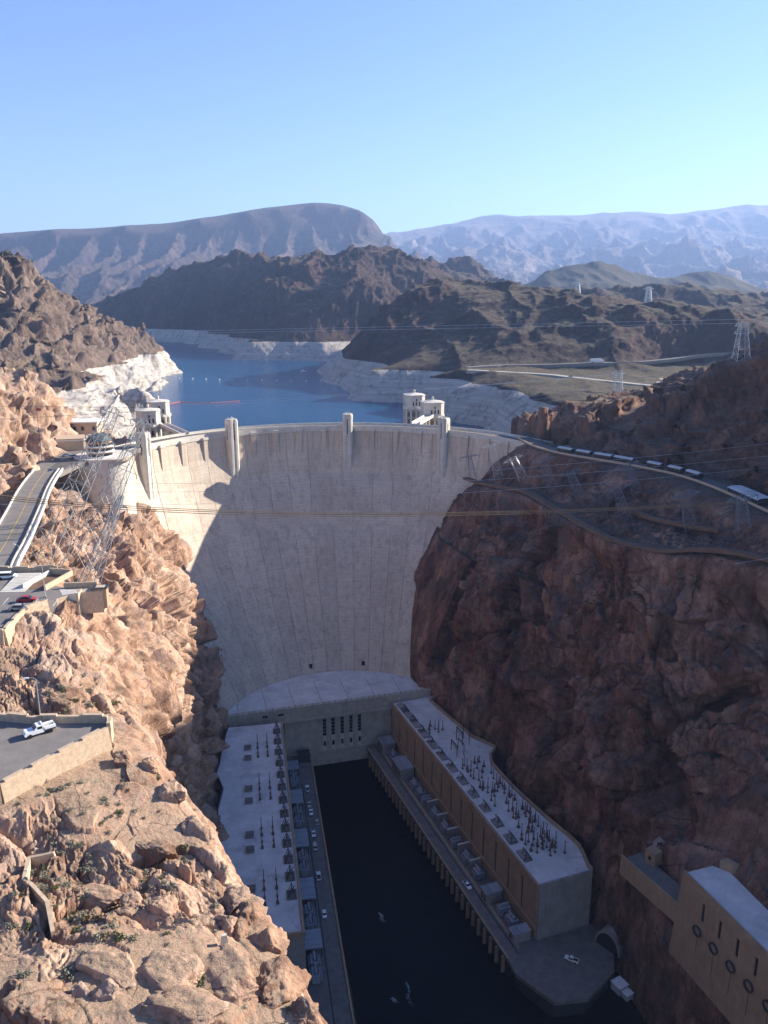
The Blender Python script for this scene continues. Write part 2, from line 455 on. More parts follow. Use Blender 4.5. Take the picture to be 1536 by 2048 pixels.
NETS={
 'LEFT':[(-526,1150,144.2),(-513,1180,133.6),(-502,1210,124.4),(-496,1230,93.1),(-479,1280,77.0),(-447,1340,45.0),(-427,1400,18.1),(-402,1400,3.0),(-662,1150,152.0),(-762,1100,161.5),(-375,1409,-48),(-371,1311,-30),(-410,1440,5),(-440,1500,40),(-372,1371,-60),(-336,1118,-62),(-316,1007,-20),(-375,1180,-2),(-291,873,2),(-262,892,-62),(-268,905,-23.4),(-280,918,-6.8),(-314,820,2),(-272,685,-12),(-292,882,-40),(-301,835,-15),(-384,960,11.3),(-416,940,10.0),(-452,960,28.8),(-506,900,37.7),(-465,1080,60.4),(-440,1130,45.9),(-497,1100,85.8),(-432,1200,21.9),(-430,1050,23.5),(-618,1050,61.1),(-710,1000,62.2),(-150,900,-70),(-200,1100,-75),(-280,1300,-80),(-330,1500,-80),(-262,800,-30),(-190,760,-78),(-215,850,-76),(-250,950,-78),(-300,1060,-76),(-160,680,-76),(-190,640,-62),(-230,610,-20),(-300,650,6),(-420,650,20),(-600,700,30),(-550,1700,-60),(-700,1700,40),(-1000,1200,160),(-900,1700,100),(-460,1600,-70)],
 'CUT':[(-178,300,2),(-184,375,2),(-186,420,2),(-184,455,2),(-190,480,4),(-200,500,5),(-197,450,28),(-196,400,30),(-205,470,30),(-223,470,44.6),(-215,490,40.8),(-208,500,29.8),(-203,500,25.1),(-196,490,17.1),(-235,440,53.9),(-215,380,52),(-240,330,60),(-300,400,70),(-230,540,20),(-300,560,25),(-260,260,45),(-200,300,30),(-190,250,14),(-400,400,80),(-400,560,50),(-205,520,6),(-215,560,4),(-300,620,10)],
 'RIGHT':[(97,492,1),(104,478,2),(112,464,2),(122,446,2.5),(131,430,3),(141,420,3),(156,400,3),(168,380,3),(172,345,3),(176,300,3),(178,250,3),(97,496,10.0),(99,500,17.6),(116,515,21.4),(140,520,22.4),(169,510,26.1),(180,505,27.6),(186,490,35.4),(193,480,45.2),(203,470,51.8),(217,460,56.1),(115,478,9.7),(140,462,9.3),(162,440,10.1),(179,415,14.4),(187,385,14.6),(174,480,27.5),(188,460,22.7),(200,440,18.0),(190,468,28.9),(202,450,31.1),(264,440,84),(284,485,108),(302,545,118),(255,400,108),(240,350,112),(236,300,110),(230,250,100),(300,520,118),(340,420,110),(320,300,100),(300,200,80),(450,500,135),(450,250,130),(210,300,34),(205,350,36),(118,560,14),(180,560,16),(250,540,40),(112,530,16),(100,508,10),(320,600,60),(98,520,9),(100,560,4)],  # hilltops out of view at right, raised to shade the left canyon wall
 'PEN':[(-83,1240,-56),(-54,1106,-56),(-44,1028,-56),(-5,1018,-56),(28,1018,-56),(53,917,-60),(70,840,-60),(99,820,-60),(-76,1276,-30),(-68,1295,-15.9),(-19,1080,-3.1),(28,1065,-5.2),(56,965,-2.0),(76,890,-9.5),(98,865,-14.3),(116,800,-13.3),(135,700,-11.1),(110,600,-9.5),(-54,1290,17.2),(-30,1310,33.4),(-6,1340,52.9),(27,1390,92.5),(70,1430,114.3),(111,1400,105.6),(186,1330,100.7),(237,1280,91.9),(284,1230,83.8),(344,1180,77.6),(371,1150,73.7),(426,1110,65.0),(472,1090,57.0),(505,1080,50.8),(603,1060,45.1),(66,1180,23.0),(131,1110,26.7),(216,1060,29.3),(310,1050,29.8),(74,1330,70.4),(168,1190,57.9),(247,1120,52.9),(76,1550,119.4),(216,1550,106.0),(346,1500,86.1),(467,1450,74.2),(580,1400,58.1),(651,1350,46.3),(90,960,5.5),(144,1010,6.9),(207,1010,5.7),(262,1005,6.0),(338,1030,7.8),(389,1050,7.6),(497,1050,7.6),(142,950,5.2),(182,915,3.6),(212,895,2.7),(257,860,0.6),(307,820,-2.0),(356,780,-6.0),(442,760,-6.0),(145,745,0.4),(193,812,0.3),(219,745,0.4),(270,788,0.4),(159,706,0.4),(120,836,0.4),(146,836,0.4),(212,706,0.4),(274,745,0.4),(278,706,0.4),(40,1900,40),(400,2000,60),(900,2000,80),(1400,1700,110),(-120,1700,-70),(0,2300,-60),(1000,1200,40),(800,900,30),(600,700,25),(-130,1400,-70),(-130,1200,-75),(-70,1000,-75),(20,900,-75),(60,750,-70),(90,640,-66),(140,620,-20),(250,640,0)],
 'RIDGE':[(335,1900,88.6),(436,2000,115.6),(471,2000,126.0),(538,2000,116.7),(564,1980,100.3),(613,1950,114.8),(681,1950,131.7),(765,1950,120.4),(816,1900,97.5),(830,1850,81.0),(405,1850,75.5),(580,1800,65.2),(682,1780,60.2),(974,2100,86.5),(1065,2300,106.8),(1117,2100,98.8),(243,1900,86.4),(300,2300,20),(700,2500,20),(1200,2500,60),(1500,1900,80),(900,1650,60),(500,1650,60),(250,1750,40)],
 'FAR':[(-1000,2640,-60),(-786,2659,-58),(-640,2562,-58),(-512,2473,-58),(-430,2168,-58),(-330,1930,-58),(-292,1767,-58),(-226,1767,-58),(-137,1738,-58),(-81,1682,-58),(-825,2720,-1.1),(-667,2620,0.5),(-516,2520,-2.3),(-435,2240,2.1),(-337,2000,6.2),(-300,1830,2.0),(-233,1830,-0.2),(-143,1820,-4.1),(-68,1760,-5.4),(-1005,2900,75.3),(-889,2850,117.0),(-722,2750,171.5),(-603,2740,197.8),(-527,2690,205.0),(-410,2560,202.1),(-324,2440,210.5),(-234,2330,188.9),(-148,2290,195.0),(-65,2270,196.6),(3,2250,187.9),(83,2250,176.4),(124,2250,158.3),(-1034,2850,36.9),(-906,2770,21.9),(-714,2690,55.5),(-528,2510,86.8),(-448,2330,86.7),(-347,2150,111.6),(-328,2020,62.8),(-243,1930,63.8),(-210,2080,122.8),(-274,2200,150.4),(-137,1920,63.9),(-84,2050,134.1),(-9,1950,86.4),(40,2080,134.8),(-146,2060,134.3),(-359,2700,211.6),(-661,3000,182.8),(-110,2700,208.5),(-239,2700,203.9),(-1300,3300,-60),(-900,3600,40),(-400,3900,60),(200,3900,60),(500,3200,60),(500,2300,-40),(100,2100,-60),(-30,1800,-70),(-150,1640,-75),(-300,1700,-75),(-420,2000,-75),(-560,2350,-75),(-900,2500,-75),(-1300,2700,-75)],
 'KNOB':[(44,3300,192.5),(122,3300,224.7),(182,3300,220.9),(241,3300,211.5),(299,3300,239.7),(338,3300,247.2),(382,3250,228.1),(426,3200,180.1),(449,3150,145.9),(138,2800,152.1),(256,2800,152.1),(357,2800,127.8),(-15,3200,161.7),(509,3100,105.4),(-100,3300,60),(0,3900,40),(300,4000,40),(800,3600,20),(800,2900,20),(500,2500,30),(100,2500,40)],
 'DOME':[(643,3600,150.4),(736,3700,205.6),(811,3750,239.4),(878,3750,250.1),(967,3750,252.3),(1047,3750,239.4),(1102,3700,199.2),(1129,3600,160.8),(718,3300,154.5),(843,3250,162.8),(943,3250,134.7),(1198,3600,119.1),(568,3600,119.1),(1270,3700,177.9),(1393,3800,208.8),(1484,3800,215.4),(1557,3750,185.6),(1608,3650,140.8),(1295,3300,135.4),(1743,3700,130.8),(400,3200,20),(600,2800,10),(1300,2800,20),(500,4300,20),(1000,4500,30),(1600,4300,40),(2200,3800,60),(2000,3000,40)],
 'MESA':[(-5274,6500,537.0),(-4114,6500,559.0),(-2956,6500,580.9),(-2568,6500,610.0),(-2020,6600,643.9),(-1454,6700,697.2),(-1073,6800,751.6),(-844,6900,792.0),(-567,7000,833.2),(-362,7000,813.8),(-230,7000,806.1),(-189,6990,789.6),(-160,6960,748.0),(-123,6920,682.6),(8,6850,607.5),(129,6800,538.7),(287,6700,456.3),(435,6500,352.7),(613,6300,235.9),(-2934,6430,488.6),(-2551,6430,503.2),(-2007,6530,531.8),(-1446,6630,568.4),(-1066,6720,605.2),(-837,6810,642.6),(-562,6900,673.1),(-319,6920,674.8),(-4079,6420,459.0),(-2306,5000,204.8),(-1970,4900,159.9),(-1676,4900,145.7),(-1405,5000,204.8),(-972,5100,251.2),(-532,5300,303.3),(-166,5800,422.8),(39,5500,311.5),(-1643,4400,88.2),(-2085,4500,114.6),(-3241,4600,115.2),(-1061,4200,88.1),(-426,4200,88.1),(383,4800,88.5),(-6000,6000,300),(-3232,7100,594.7),(-4500,7100,566.7),(-5769,7100,542.7),(-2724,7100,626.6),(-2206,7200,662.5),(-1586,7300,719.5),(-1169,7400,777.6),(-918,7500,824.4),(-617,7600,863.7),(-394,7600,842.7),(-224,7600,817.4),(-126,7600,690.3),(9,7600,613.5),(250,7600,330),(-3000,9000,500),(-500,9000,500),(1200,8500,200),(-5500,4000,60),(2000,6000,60),(-1800,3700,-20),(-600,3500,0),(300,3600,0)],
 'RANGE':[(-1344,13500,1061.8),(-544,13500,1084.5),(100,14000,1153.0),(679,14000,1207.9),(1107,14200,1311.2),(1639,14500,1498.4),(1979,14500,1530.6),(2834,14500,1490.4),(3685,14500,1530.6),(4364,14500,1578.7),(4968,14500,1498.4),(5556,14500,1594.7),(5973,14500,1674.7),(6534,14500,1674.7),(7938,14500,1618.8),(9663,14500,1498.4),(12261,14500,1337.1),(209,11000,725.7),(902,11500,819.9),(1624,11800,905.6),(2322,11800,938.8),(3024,11800,905.6),(3724,11800,905.6),(4422,11800,918.9),(5116,11800,971.9),(6523,11800,905.6),(671,8500,435.0),(1152,8300,403.1),(1648,8300,403.1),(2146,8300,379.3),(2703,8500,435.0),(3135,8300,426.8),(3678,8000,368.6),(4467,8000,345.7),(657,6000,176.7),(1199,6000,176.7),(1921,6000,176.7),(2297,5600,180.3),(2586,5600,186.8),(3139,5600,186.8),(-238,5800,123.1),(4438,6000,228.7),(3100,9800,683.6),(2757,9600,589.7),(3563,9800,711.3),(4024,9500,638.4),(2000,20000,1000),(8000,20000,1000),(14000,15000,900),(800,4500,10),(2500,4500,30),(4500,4500,60),(9000,6000,200)],
}


def height_patch(name, ctrl, ar, yr, nu, nv, mat, amp, lam, gully=None, shore=None, hor=0.0, post=None, edge=None, smask=0.12, crest=None):
    """hills: an uneven sheet of land through given points, eroded by ridged noise; finer towards the viewpoint"""
    a = np.linspace(ar[0], ar[1], nu)
    y = yr[0] * (yr[1] / yr[0]) ** np.linspace(0, 1, nv)
    A, Y = np.meshgrid(a, y, indexing='ij')
    if edge is not None:                       # the patch starts along a given edge line instead of a fixed bearing
        e = np.interp(Y, edge[0], edge[1]) / Y
        u = (A - ar[0]) / (ar[1] - ar[0])
        A = e + (ar[1] - e) * u ** 1.4
    X = A * Y
    Z = rbf(ctrl, X, Y)
    P = np.stack([X, Y, np.zeros_like(X)], -1).reshape(-1, 3)
    W = P / lam + 0.35 * np.stack([perlin(P / lam * 0.8 + 3), perlin(P / lam * 0.8 + 9), 0 * P[:, 0]], -1)
    rn = ridged(W, 7, 0.52).reshape(X.shape) - (0.35 if crest is not None else 0)
    m = 1.0
    if shore is not None:
        m = smooth01(shore + 25, shore + 110, Z)
        m = smask + (1 - smask) * m
    if crest is not None:                      # calm, level skyline: noise dies out towards the crest
        yc = np.interp(A, crest[0], crest[1])
        m = m * (crest[3] + (1 - crest[3]) * smooth01(0, crest[2], yc - Y))
    Z = Z + amp * rn * m
    if gully:
        # gullies running down the slope: noise stretched along the fall line (mostly towards the viewer)
        ga, gl, gs = gully
        g = ridged(np.stack([X / gl + 0.3 * perlin(P / (gl * 3)).reshape(X.shape), Y / (gl * gs), Z / (gl * gs)], -1).reshape(-1, 3), 4, 0.5).reshape(X.shape)
        if crest is not None: g = g - 0.4
        Z = Z + ga * g * m
    G = np.stack([X, Y, Z], -1)
    if hor:
        N = grid_normals(G); N *= np.sign(N[..., 2:3])
        st = (1 - N[..., 2]) 
        Q = G.reshape(-1, 3)
        d = (ridged(Q / (hor * 5) * np.array([1, 1, .5]), 5, 0.55) * hor).reshape(X.shape) * np.clip(st * 2.2, 0.15, 1)
        f1, f2, cid = worley(Q / (hor * 2.2) * np.array([1, 1, .45]) + 0.3 * perlin(Q / hor)[:, None])
        d -= (f1.reshape(X.shape) - 0.5) * hor * 0.5 * np.clip(st * 2.5, 0.1, 1)
        ft, fj, _ = facets(Q / (hor * 3.0) * np.array([1, 1, .55]) + 0.25 * perlin(Q / hor)[:, None])
        d += ft.reshape(X.shape) * hor * 0.9 * np.clip(st * 2.2, 0.12, 1)
        ft, fj, _ = facets(Q / (hor * 1.1) * np.array([1, 1, .6]) + 5)
        d += ft.reshape(X.shape) * hor * 0.35 * np.clip(st * 2.2, 0.12, 1)
        G = G + N * (d * (0.18 + 0.82 * m if crest is None else m))[..., None] if (shore is not None or crest is not None) else G + N * d[..., None]
    if edge is not None: G[0, :, 2] -= 45; G[0, :, 0] = G[1, :, 0] - 0.3
    return grid_mesh(name, G, mat)

def loft(stations, ts, ks, dens_fn):
    S = np.array(stations, float)          # (n, K, 3)
    n, K, _ = S.shape
    G = pchip(np.array(ts, float), S, dens_fn[0])
    seg = np.linalg.norm(np.diff(S, axis=1), axis=2).mean(0)
    s = np.concatenate([[0], np.cumsum(seg)])
    wts = np.array(ks, float)               # points per segment
    xs = np.concatenate([np.linspace(s[i], s[i + 1], int(wts[i]), endpoint=False) for i in range(K - 1)] + [[s[-1]]])
    G = pchip(s, np.swapaxes(G, 0, 1).copy(), xs)
    return np.swapaxes(G, 0, 1).copy()

# --- left (sunlit) canyon wall: each station is a section at constant Y, river to hillside
LW = [
 (10, [(30,-186),(25,-143),(17,-90),(10,-40),(3,5),(-12,12),(-34,17),(-60,20),(-150,24)]),
 (40, [(27,-186),(21,-143),(14,-90),(6,-40),(-1,2),(-14,7),(-35,11),(-60,13),(-145,18)]),
 (62, [(24,-186),(17,-143),(10,-90),(2,-40),(-5,-1),(-17,3),(-36,5),(-58,6),(-140,12)]),
 (78, [(20,-186),(12,-143),(5,-90),(-3,-38),(-9,-3),(-20,0),(-36,1.5),(-56,2),(-140,8)]),
 (90, [(17,-186),(9,-143),(2,-90),(-6,-40),(-12,-4.5),(-23,-2),(-38,0),(-58,1),(-140,6)]),
 (105,[(13,-186),(4,-143),(-4,-90),(-14,-40),(-22.5,-4),(-32,-3),(-45,-1),(-62,1),(-140,5)]),
 (120,[(9,-186),(0,-143),(-10,-90),(-22,-42),(-30.5,-5),(-40,-2.5),(-52,0.6),(-66,2.0),(-140,3)]),
 (135,[(4,-186),(-6,-143),(-18,-90),(-31,-42),(-41,-3),(-48,1),(-57,2.6),(-72,3),(-140,4)]),
 (150,[(-2,-186),(-14,-143),(-28,-90),(-40,-45),(-48,-8),(-57,0),(-66,5),(-80,7),(-150,8)]),
 (175,[(-12,-186),(-26,-143),(-42,-90),(-50,-50),(-55,-17),(-65,-3),(-75,6),(-90,10.5),(-160,11)]),
 (200,[(-22,-186),(-38,-143),(-52,-90),(-57,-52),(-61,-24),(-70,-6),(-79,6),(-95,10.5),(-170,11)]),
 (230,[(-34,-186),(-56,-143),(-63,-90),(-67,-52),(-69.5,-30),(-81,-13),(-93,-2),(-108,1),(-180,3)]),
 (260,[(-50,-186),(-68,-143),(-72,-95),(-75,-60),(-78,-38),(-91,-18),(-108,-5),(-125,-2),(-190,0)]),
 (300,[(-60,-186),(-75,-143),(-82,-100),(-88,-64),(-99,-43),(-114,-27),(-128,-12),(-144,-6),(-200,-2)]),
 (350,[(-70,-186),(-83,-143),(-88,-105),(-92,-68),(-100,-46),(-111,-29),(-128,-17),(-148,-10),(-215,-3)]),
 (400,[(-78,-186),(-91,-143),(-95,-118),(-102,-80),(-112,-52),(-124,-32),(-136,-24),(-154,-18),(-225,-3)]),
 (425,[(-80,-186),(-92,-144),(-99,-120),(-107,-86),(-118,-56),(-130,-35),(-140,-28),(-156,-22),(-228,-3)]),
 (445,[(-82,-186),(-92,-146),(-100,-122),(-109,-90),(-120,-62),(-134,-37),(-146,-27),(-158,-22),(-232,-3)]),
 (475,[(-86,-186),(-98,-146),(-107,-122),(-118,-90),(-130,-62),(-142,-40),(-152,-26),(-162,-18),(-240,-3)]),
]
TRUCK_LOT = [(-110, 107), (-80.5, 107.5), (-75, 113.5), (-44.5, 138), (-50, 142.5), (-69, 143), (-110, 145)]
CAR_LOT = [(-140, 168), (-88, 175), (-82, 181), (-76, 196), (-70, 200), (-70, 204), (-84, 212), (-118, 216), (-150, 214)]

def flatten(G, poly, z, grow=2.0):
    X, Y, Z = G[..., 0], G[..., 1], G[..., 2]
    c = np.mean(np.array(poly), 0)
    pg = [tuple(np.array(p) + (np.array(p) - c) / np.linalg.norm(np.array(p) - c) * grow) for p in poly]
    k = in_poly(X, Y, poly)
    G[..., 2] = np.where(k, np.minimum(Z, z), G[..., 2])
    return G

def left_wall():
    ts = np.array([s[0] for s in LW], float)
    S = [[(x, y, z) for x, z in pts] for y, pts in LW]
    tt = np.concatenate([np.linspace(10, 70, 50, endpoint=False), np.linspace(70, 150, 330, endpoint=False),
                         np.linspace(150, 215, 160, endpoint=False), np.linspace(215, 330, 190, endpoint=False), np.linspace(330, 475, 180)])
    G = loft(S, ts, [14, 40, 70, 90, 50, 95, 130, 130, 60], (tt,)) if False else loft(S, ts, [14, 50, 80, 90, 60, 110, 130, 60], (tt,))
    N = grid_normals(G)
    N *= np.where(N[..., 2:3] + N[..., 0:1] > 0, 1.0, -1.0)
    P = G.reshape(-1, 3)
    far = smooth01(140, 230, P[:, 1])
    edge = smooth01(-2, -25, P[:, 2])                        # 1 on the wall, 0 on the hillside
    wp = P + 1.6 * np.stack([perlin(P / 5), perlin(P / 5 + 31), perlin(P / 5 + 57)], -1)
    wp += 4 * np.stack([perlin(P / 17 + 3), perlin(P / 17 + 13), perlin(P / 17 + 23)], -1)
    st = np.array([1, 1, 0.45]) * edge[:, None] + np.array([1, 1, 1.0]) * (1 - edge[:, None])
    d = 5.0 * edge * ridged(P / 46 * st + 5, 5, 0.5) + 2.6 * (1 - edge) * fbm(P / 34 + 2, 3)
    # long weathered ribs falling towards the river, broken by joints
    c_, s_ = math.cos(R(38)), math.sin(R(38))
    Q = np.stack([wp[:, 0] * c_ - wp[:, 1] * s_, (wp[:, 0] * s_ + wp[:, 1] * c_) * 1.0, wp[:, 2]], -1)
    rough = smooth01(-0.06, 0.28, perlin(P / 31 + 77) + 0.4 * perlin(P / 12 + 5))
    rough = np.maximum(rough, np.maximum(edge * 0.85, 0.7 * smooth01(135, 165, P[:, 1])))
    soft = 0.5 + 0.5 * edge
    Qs = np.array([1, 1, 0.6]) * edge[:, None] + (1 - edge[:, None])
    t1, j1, c1 = facets(Q / np.array([19.0, 10.0, 10.0]) * Qs)
    d += t1 * (0.9 + 2.6 * rough + 2.6 * edge) * soft
    d += ridged(Q / np.array([15.0, 7.0, 12.0]) * st + 3, 5, 0.55) * (1.3 * rough + 0.2) * soft
    t2, j2, c2 = facets(Q / np.array([7.0, 4.0, 4.4]) * Qs + 9)
    d += t2 * (1.3 * rough + 0.1) * soft * soft * (1 - 0.4 * far)
    d += far * (ridged(wp / np.array([24.0, 24.0, 60.0]) + 40, 4, 0.5) * 4.0 + facets(wp / np.array([9.0, 9.0, 22.0]) + 3)[0] * 1.8)
    t3, j3, c3 = facets(wp / 2.1 * Qs + 4)
    d += t3 * (0.34 + 0.24 * edge) * rough * (0.55 + 0.45 * (1 - far))
    t4, j4, c4 = facets(wp / 0.9 + 14)
    d += t4 * 0.16 * rough * (1 - far)
    d -= np.clip(0.07 - j1, 0, 0.1) * 14 * rough
    d -= np.clip(0.06 - j2, 0, 0.08) * 7 * rough
    d += (0.22 * rough + 0.06) * fbm(P / 1.6, 4, 0.6) * (1 - 0.5 * far)
    taper = smooth01(-186, -170, P[:, 2])
    d = d * (0.3 + 0.7 * taper)
    G = G + N * d.reshape(G.shape[:2])[..., None]
    G = flatten(G, TRUCK_LOT, 4.2)
    G = flatten(G, CAR_LOT, 11.2)
    G = flatten(G, [(-100, 216), (-128, 216), (-178, 440), (-160, 440)], -2.5)
    G = flatten(G, [(-200, 300), (-160, 300), (-150, 480), (-200, 480)], -1.5)
    # powerhouse apron and ramp keep clear
    G = flatten(G, [(-57.5, 418), (-8, 418), (-5, 180), (-26, 180), (-30, 236)], -186)
    G = flatten(G, [(-57.5, 418), (-70, 418), (-40, 238), (-29.5, 238)], -150)
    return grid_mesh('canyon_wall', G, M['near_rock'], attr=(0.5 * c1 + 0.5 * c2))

RW = [
 (540,[(25,-186),(31,-143),(36,-120),(42,-95),(48,-65),(56,-45),(64,-30),(74,-20),(84,-10),(94,-1),(110,0),(225,2)]),
 (515,[(12,-186),(15,-143),(19,-110),(25,-82),(35,-60),(44,-45),(57,-31),(66,-24),(78,-11),(92,0.3),(108,0.3),(225,2)]),
 (490,[(10,-186),(13,-143),(16.5,-112),(24.5,-82),(35,-58),(45,-41),(57,-26),(63,-23.5),(76,-10),(90,0.8),(105,0.8),(215,3)]),
 (460,[(12,-186),(14.5,-143),(20,-112),(32,-82),(46,-55),(54,-36),(64,-22),(69,-21),(80,-9),(91,1.2),(106,1.2),(225,4)]),
 (430,[(28,-186),(27,-143),(36,-112),(44,-82),(56,-55),(67,-36),(77,-19),(83,-18),(97,-9),(114,1.2),(127,1.2),(235,4)]),
 (400,[(42,-186),(42,-143),(50,-112),(56,-82),(66,-55),(75,-36),(84,-18.5),(90,-18),(112,-9),(136,1.2),(153,1.2),(245,4)]),
 (375,[(58,-186),(58,-143),(61,-112),(67,-82),(76,-55),(83,-36),(89,-18),(95,-17.5),(122,-9),(146,1.2),(163,1.2),(255,3)]),
 (345,[(65,-186),(66,-143),(71,-112),(77,-82),(85,-55),(91,-36),(97,-18),(103,-17.5),(129,-9),(153,1.2),(171,1.2),(260,3)]),
 (315,[(76,-186),(77,-143),(83,-112),(88,-85),(96,-58),(103,-36),(112,-16),(119,-14),(137,-8),(156,1.2),(174,1.2),(265,4)]),
 (290,[(86,-186),(87,-143),(92,-116),(98,-90),(107,-62),(119,-38),(134,-12),(142,-9),(150,-5),(158,1.2),(176,1.2),(270,5)]),
 (270,[(93,-186),(94,-150),(98,-121),(110,-94),(122,-66),(136,-38),(150,-14),(158,-9),(166,-4),(174,1),(185,4),(280,10)]),
 (250,[(98,-186),(99,-152),(102,-124),(118,-98),(132,-72),(148,-44),(162,-18),(170,-9),(178,-3),(186,2),(196,6),(290,16)]),
 (232,[(103,-186),(104,-156),(106,-129),(124,-101),(140,-75),(158,-46),(172,-20),(180,-10),(188,-3),(196,3),(206,8),(300,20)]),
 (205,[(112,-186),(113,-160),(115,-132),(132,-101),(150,-76),(168,-45),(184,-14),(194,0),(202,12),(210,22),(220,34),(310,70)]),
 (170,[(124,-186),(126,-160),(130,-132),(148,-102),(166,-76),(184,-40),(200,0),(210,20),(218,36),(226,48),(236,62),(320,100)]),
 (120,[(140,-186),(144,-160),(150,-132),(168,-102),(186,-76),(200,-36),(212,10),(220,32),(228,50),(236,66),(246,80),(330,120)]),
]
TRAIL = [(52.0,498,-24.5),(58.0,482,-23.5),(66.5,460,-21),(80.0,430,-18),(87,400,-18.2),(92,375,-17.7),(99.5,345,-17.7),(115,315,-15),(126,303,-10.5),(138,290,-8.5),(148,280,-9),(156,268,-10),(168,248,-11)]
ROAD_E = [(88,500,1.6),(92.5,470,1.7),(101,449,1.8),(118,428,1.9),(137,405,2.0),(150,382,2.0),(157,350,2.0),(160,320,2.0),(161.5,296,2.0),(163,280,2)]

def right_wall():
    W_ = RW[::-1]
    ts = np.array([s[0] for s in W_], float)
    S = [[(x, y, z) for x, z in pts] for y, pts in W_]
    tt = np.concatenate([np.linspace(120, 190, 60, endpoint=False), np.linspace(190, 330, 330, endpoint=False), np.linspace(330, 540, 330)])
    G = loft(S, ts, [12, 45, 50, 60, 60, 50, 16, 30, 40, 16, 40], (tt,))
    N = grid_normals(G)
    N *= np.where(N[..., 2:3] - N[..., 0:1] > 0, 1.0, -1.0)
    P = G.reshape(-1, 3)
    wall = smooth01(-16, -32, P[:, 2])
    wp = P + 2.2 * np.stack([perlin(P / 7), perlin(P / 7 + 31), perlin(P / 7 + 57)], -1) + 6 * np.stack([perlin(P / 26 + 3), perlin(P / 26 + 13), perlin(P / 26 + 23)], -1)
    st = np.array([1, 1, 0.6])
    d = (7.5 * ridged(P / 58 * np.array([1, 1, .7]) + 5, 5, 0.5) - 2.0) * wall + 0.8 * (1 - wall) * fbm(P / 16, 4)
    t1, j1, c1 = facets(wp / 34.0 * st)
    d += t1 * (1.5 + 7.0 * wall)
    t2, j2, c2 = facets(wp / np.array([11.0, 11.0, 13.0]) + 9)
    d += t2 * (1.4 + 1.5 * wall)
    t3, j3, c3 = facets(wp / np.array([4.2, 4.2, 5.0]) + 4)
    d += t3 * (0.6 + 0.6 * wall)
    t4, j4, c4 = facets(wp / 1.8 + 24)
    d += t4 * 0.3
    d -= np.clip(0.10 - j1, 0, 0.1) * 22 * wall
    d -= np.clip(0.08 - j2, 0, 0.1) * 10 * wall
    d += 0.35 * fbm(P / 2.4, 4, 0.6)
    fade = smooth01(-186, -160, P[:, 2]) * (0.06 + 0.94 * smooth01(482, 425, P[:, 1])) * (0.3 + 0.7 * smooth01(-146, -110, P[:, 2]))
    road = 1 - smooth01(-6, -1.5, P[:, 2]) * smooth01(260, 285, P[:, 1])
    d *= (0.25 + 0.75 * fade) * (0.06 + 0.94 * road)
    # keep the trail bench calm
    T = np.array(TRAIL)[:, :2]
    dm = np.full(len(P), 1e9)
    for (a, b) in zip(T[:-1], T[1:]):
        ab = b - a; t = np.clip(((P[:, :2] - a) @ ab) / (ab @ ab), 0, 1)
        dm = np.minimum(dm, np.linalg.norm(P[:, :2] - (a + t[:, None] * ab), axis=1))
    d *= 0.12 + 0.88 * smooth01(2.5, 9, dm)
    d = np.where((P[:, 1] > 440) & (P[:, 2] < -60), np.maximum(d, -0.6), d)          # no hollows where the rock laps onto the dam
    d *= 1 - 0.75 * smooth01(265, 250, P[:, 1]) * smooth01(-70, -95, P[:, 2])      # dressed rock round the valve house
    G0 = G
    G = G + N * d.reshape(G.shape[:2])[..., None]
    for pg in ([(0, 425), (27, 425), (57, 377), (87, 281), (94, 270), (94, 240), (40, 240), (-10, 425)], [(92, 262), (100, 236), (124, 140), (150, 150), (121, 242), (103, 266)]):
        k = in_poly(G[..., 0], G[..., 1], pg)
        G = np.where(k[..., None], G0, G)
    # ground kept clear for the powerhouse apron, portal road and valve house
    G = flatten(G, [(0, 425), (27, 425), (57, 377), (87, 281), (94, 270), (94, 240), (40, 240), (-10, 425)], -186)
    G = flatten(G, [(92, 262), (100, 236), (124, 140), (142, 150), (112, 240), (103, 262)], -132)
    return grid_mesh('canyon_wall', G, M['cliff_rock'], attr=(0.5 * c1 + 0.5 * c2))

wall_l = left_wall()
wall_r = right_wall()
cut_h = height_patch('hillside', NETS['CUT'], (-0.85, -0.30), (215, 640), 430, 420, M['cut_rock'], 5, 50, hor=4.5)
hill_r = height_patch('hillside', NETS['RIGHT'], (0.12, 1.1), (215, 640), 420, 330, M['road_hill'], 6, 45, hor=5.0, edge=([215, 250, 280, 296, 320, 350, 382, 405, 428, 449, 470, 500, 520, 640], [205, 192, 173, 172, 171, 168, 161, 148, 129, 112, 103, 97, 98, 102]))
hill_l = height_patch('hillside', NETS['LEFT'], (-0.75, -0.20), (600, 1750), 420, 420, M['hill_rock'], 15, 130, gully=(12, 30, 5), shore=-42, hor=9, smask=0.4)
pen = height_patch('hills', NETS['PEN'], (-0.13, 0.75), (590, 2300), 520, 420, M['dark_hill'], 8, 150, gully=(5, 60, 4), shore=-42, hor=5, smask=0.08)
ridge = height_patch('hills', NETS['RIDGE'], (0.12, 0.7), (1600, 2600), 330, 130, M['dark_hill'], 12, 200, gully=(8, 70, 4), hor=6)
far = height_patch('hills', NETS['FAR'], (-0.46, 0.16), (1640, 4000), 480, 380, M['dark_hill'], 24, 330, gully=(18, 110, 4), shore=-42, hor=9, smask=0.1)
knob = height_patch('hills', NETS['KNOB'], (-0.06, 0.24), (2450, 4000), 220, 160, M['dark_hill'], 26, 320, gully=(16, 120, 4), hor=10)
dome = height_patch('hills', NETS['DOME'], (0.12, 0.62), (2700, 4500), 260, 140, M['green_hill'], 10, 500, gully=(9, 140, 5), hor=5)
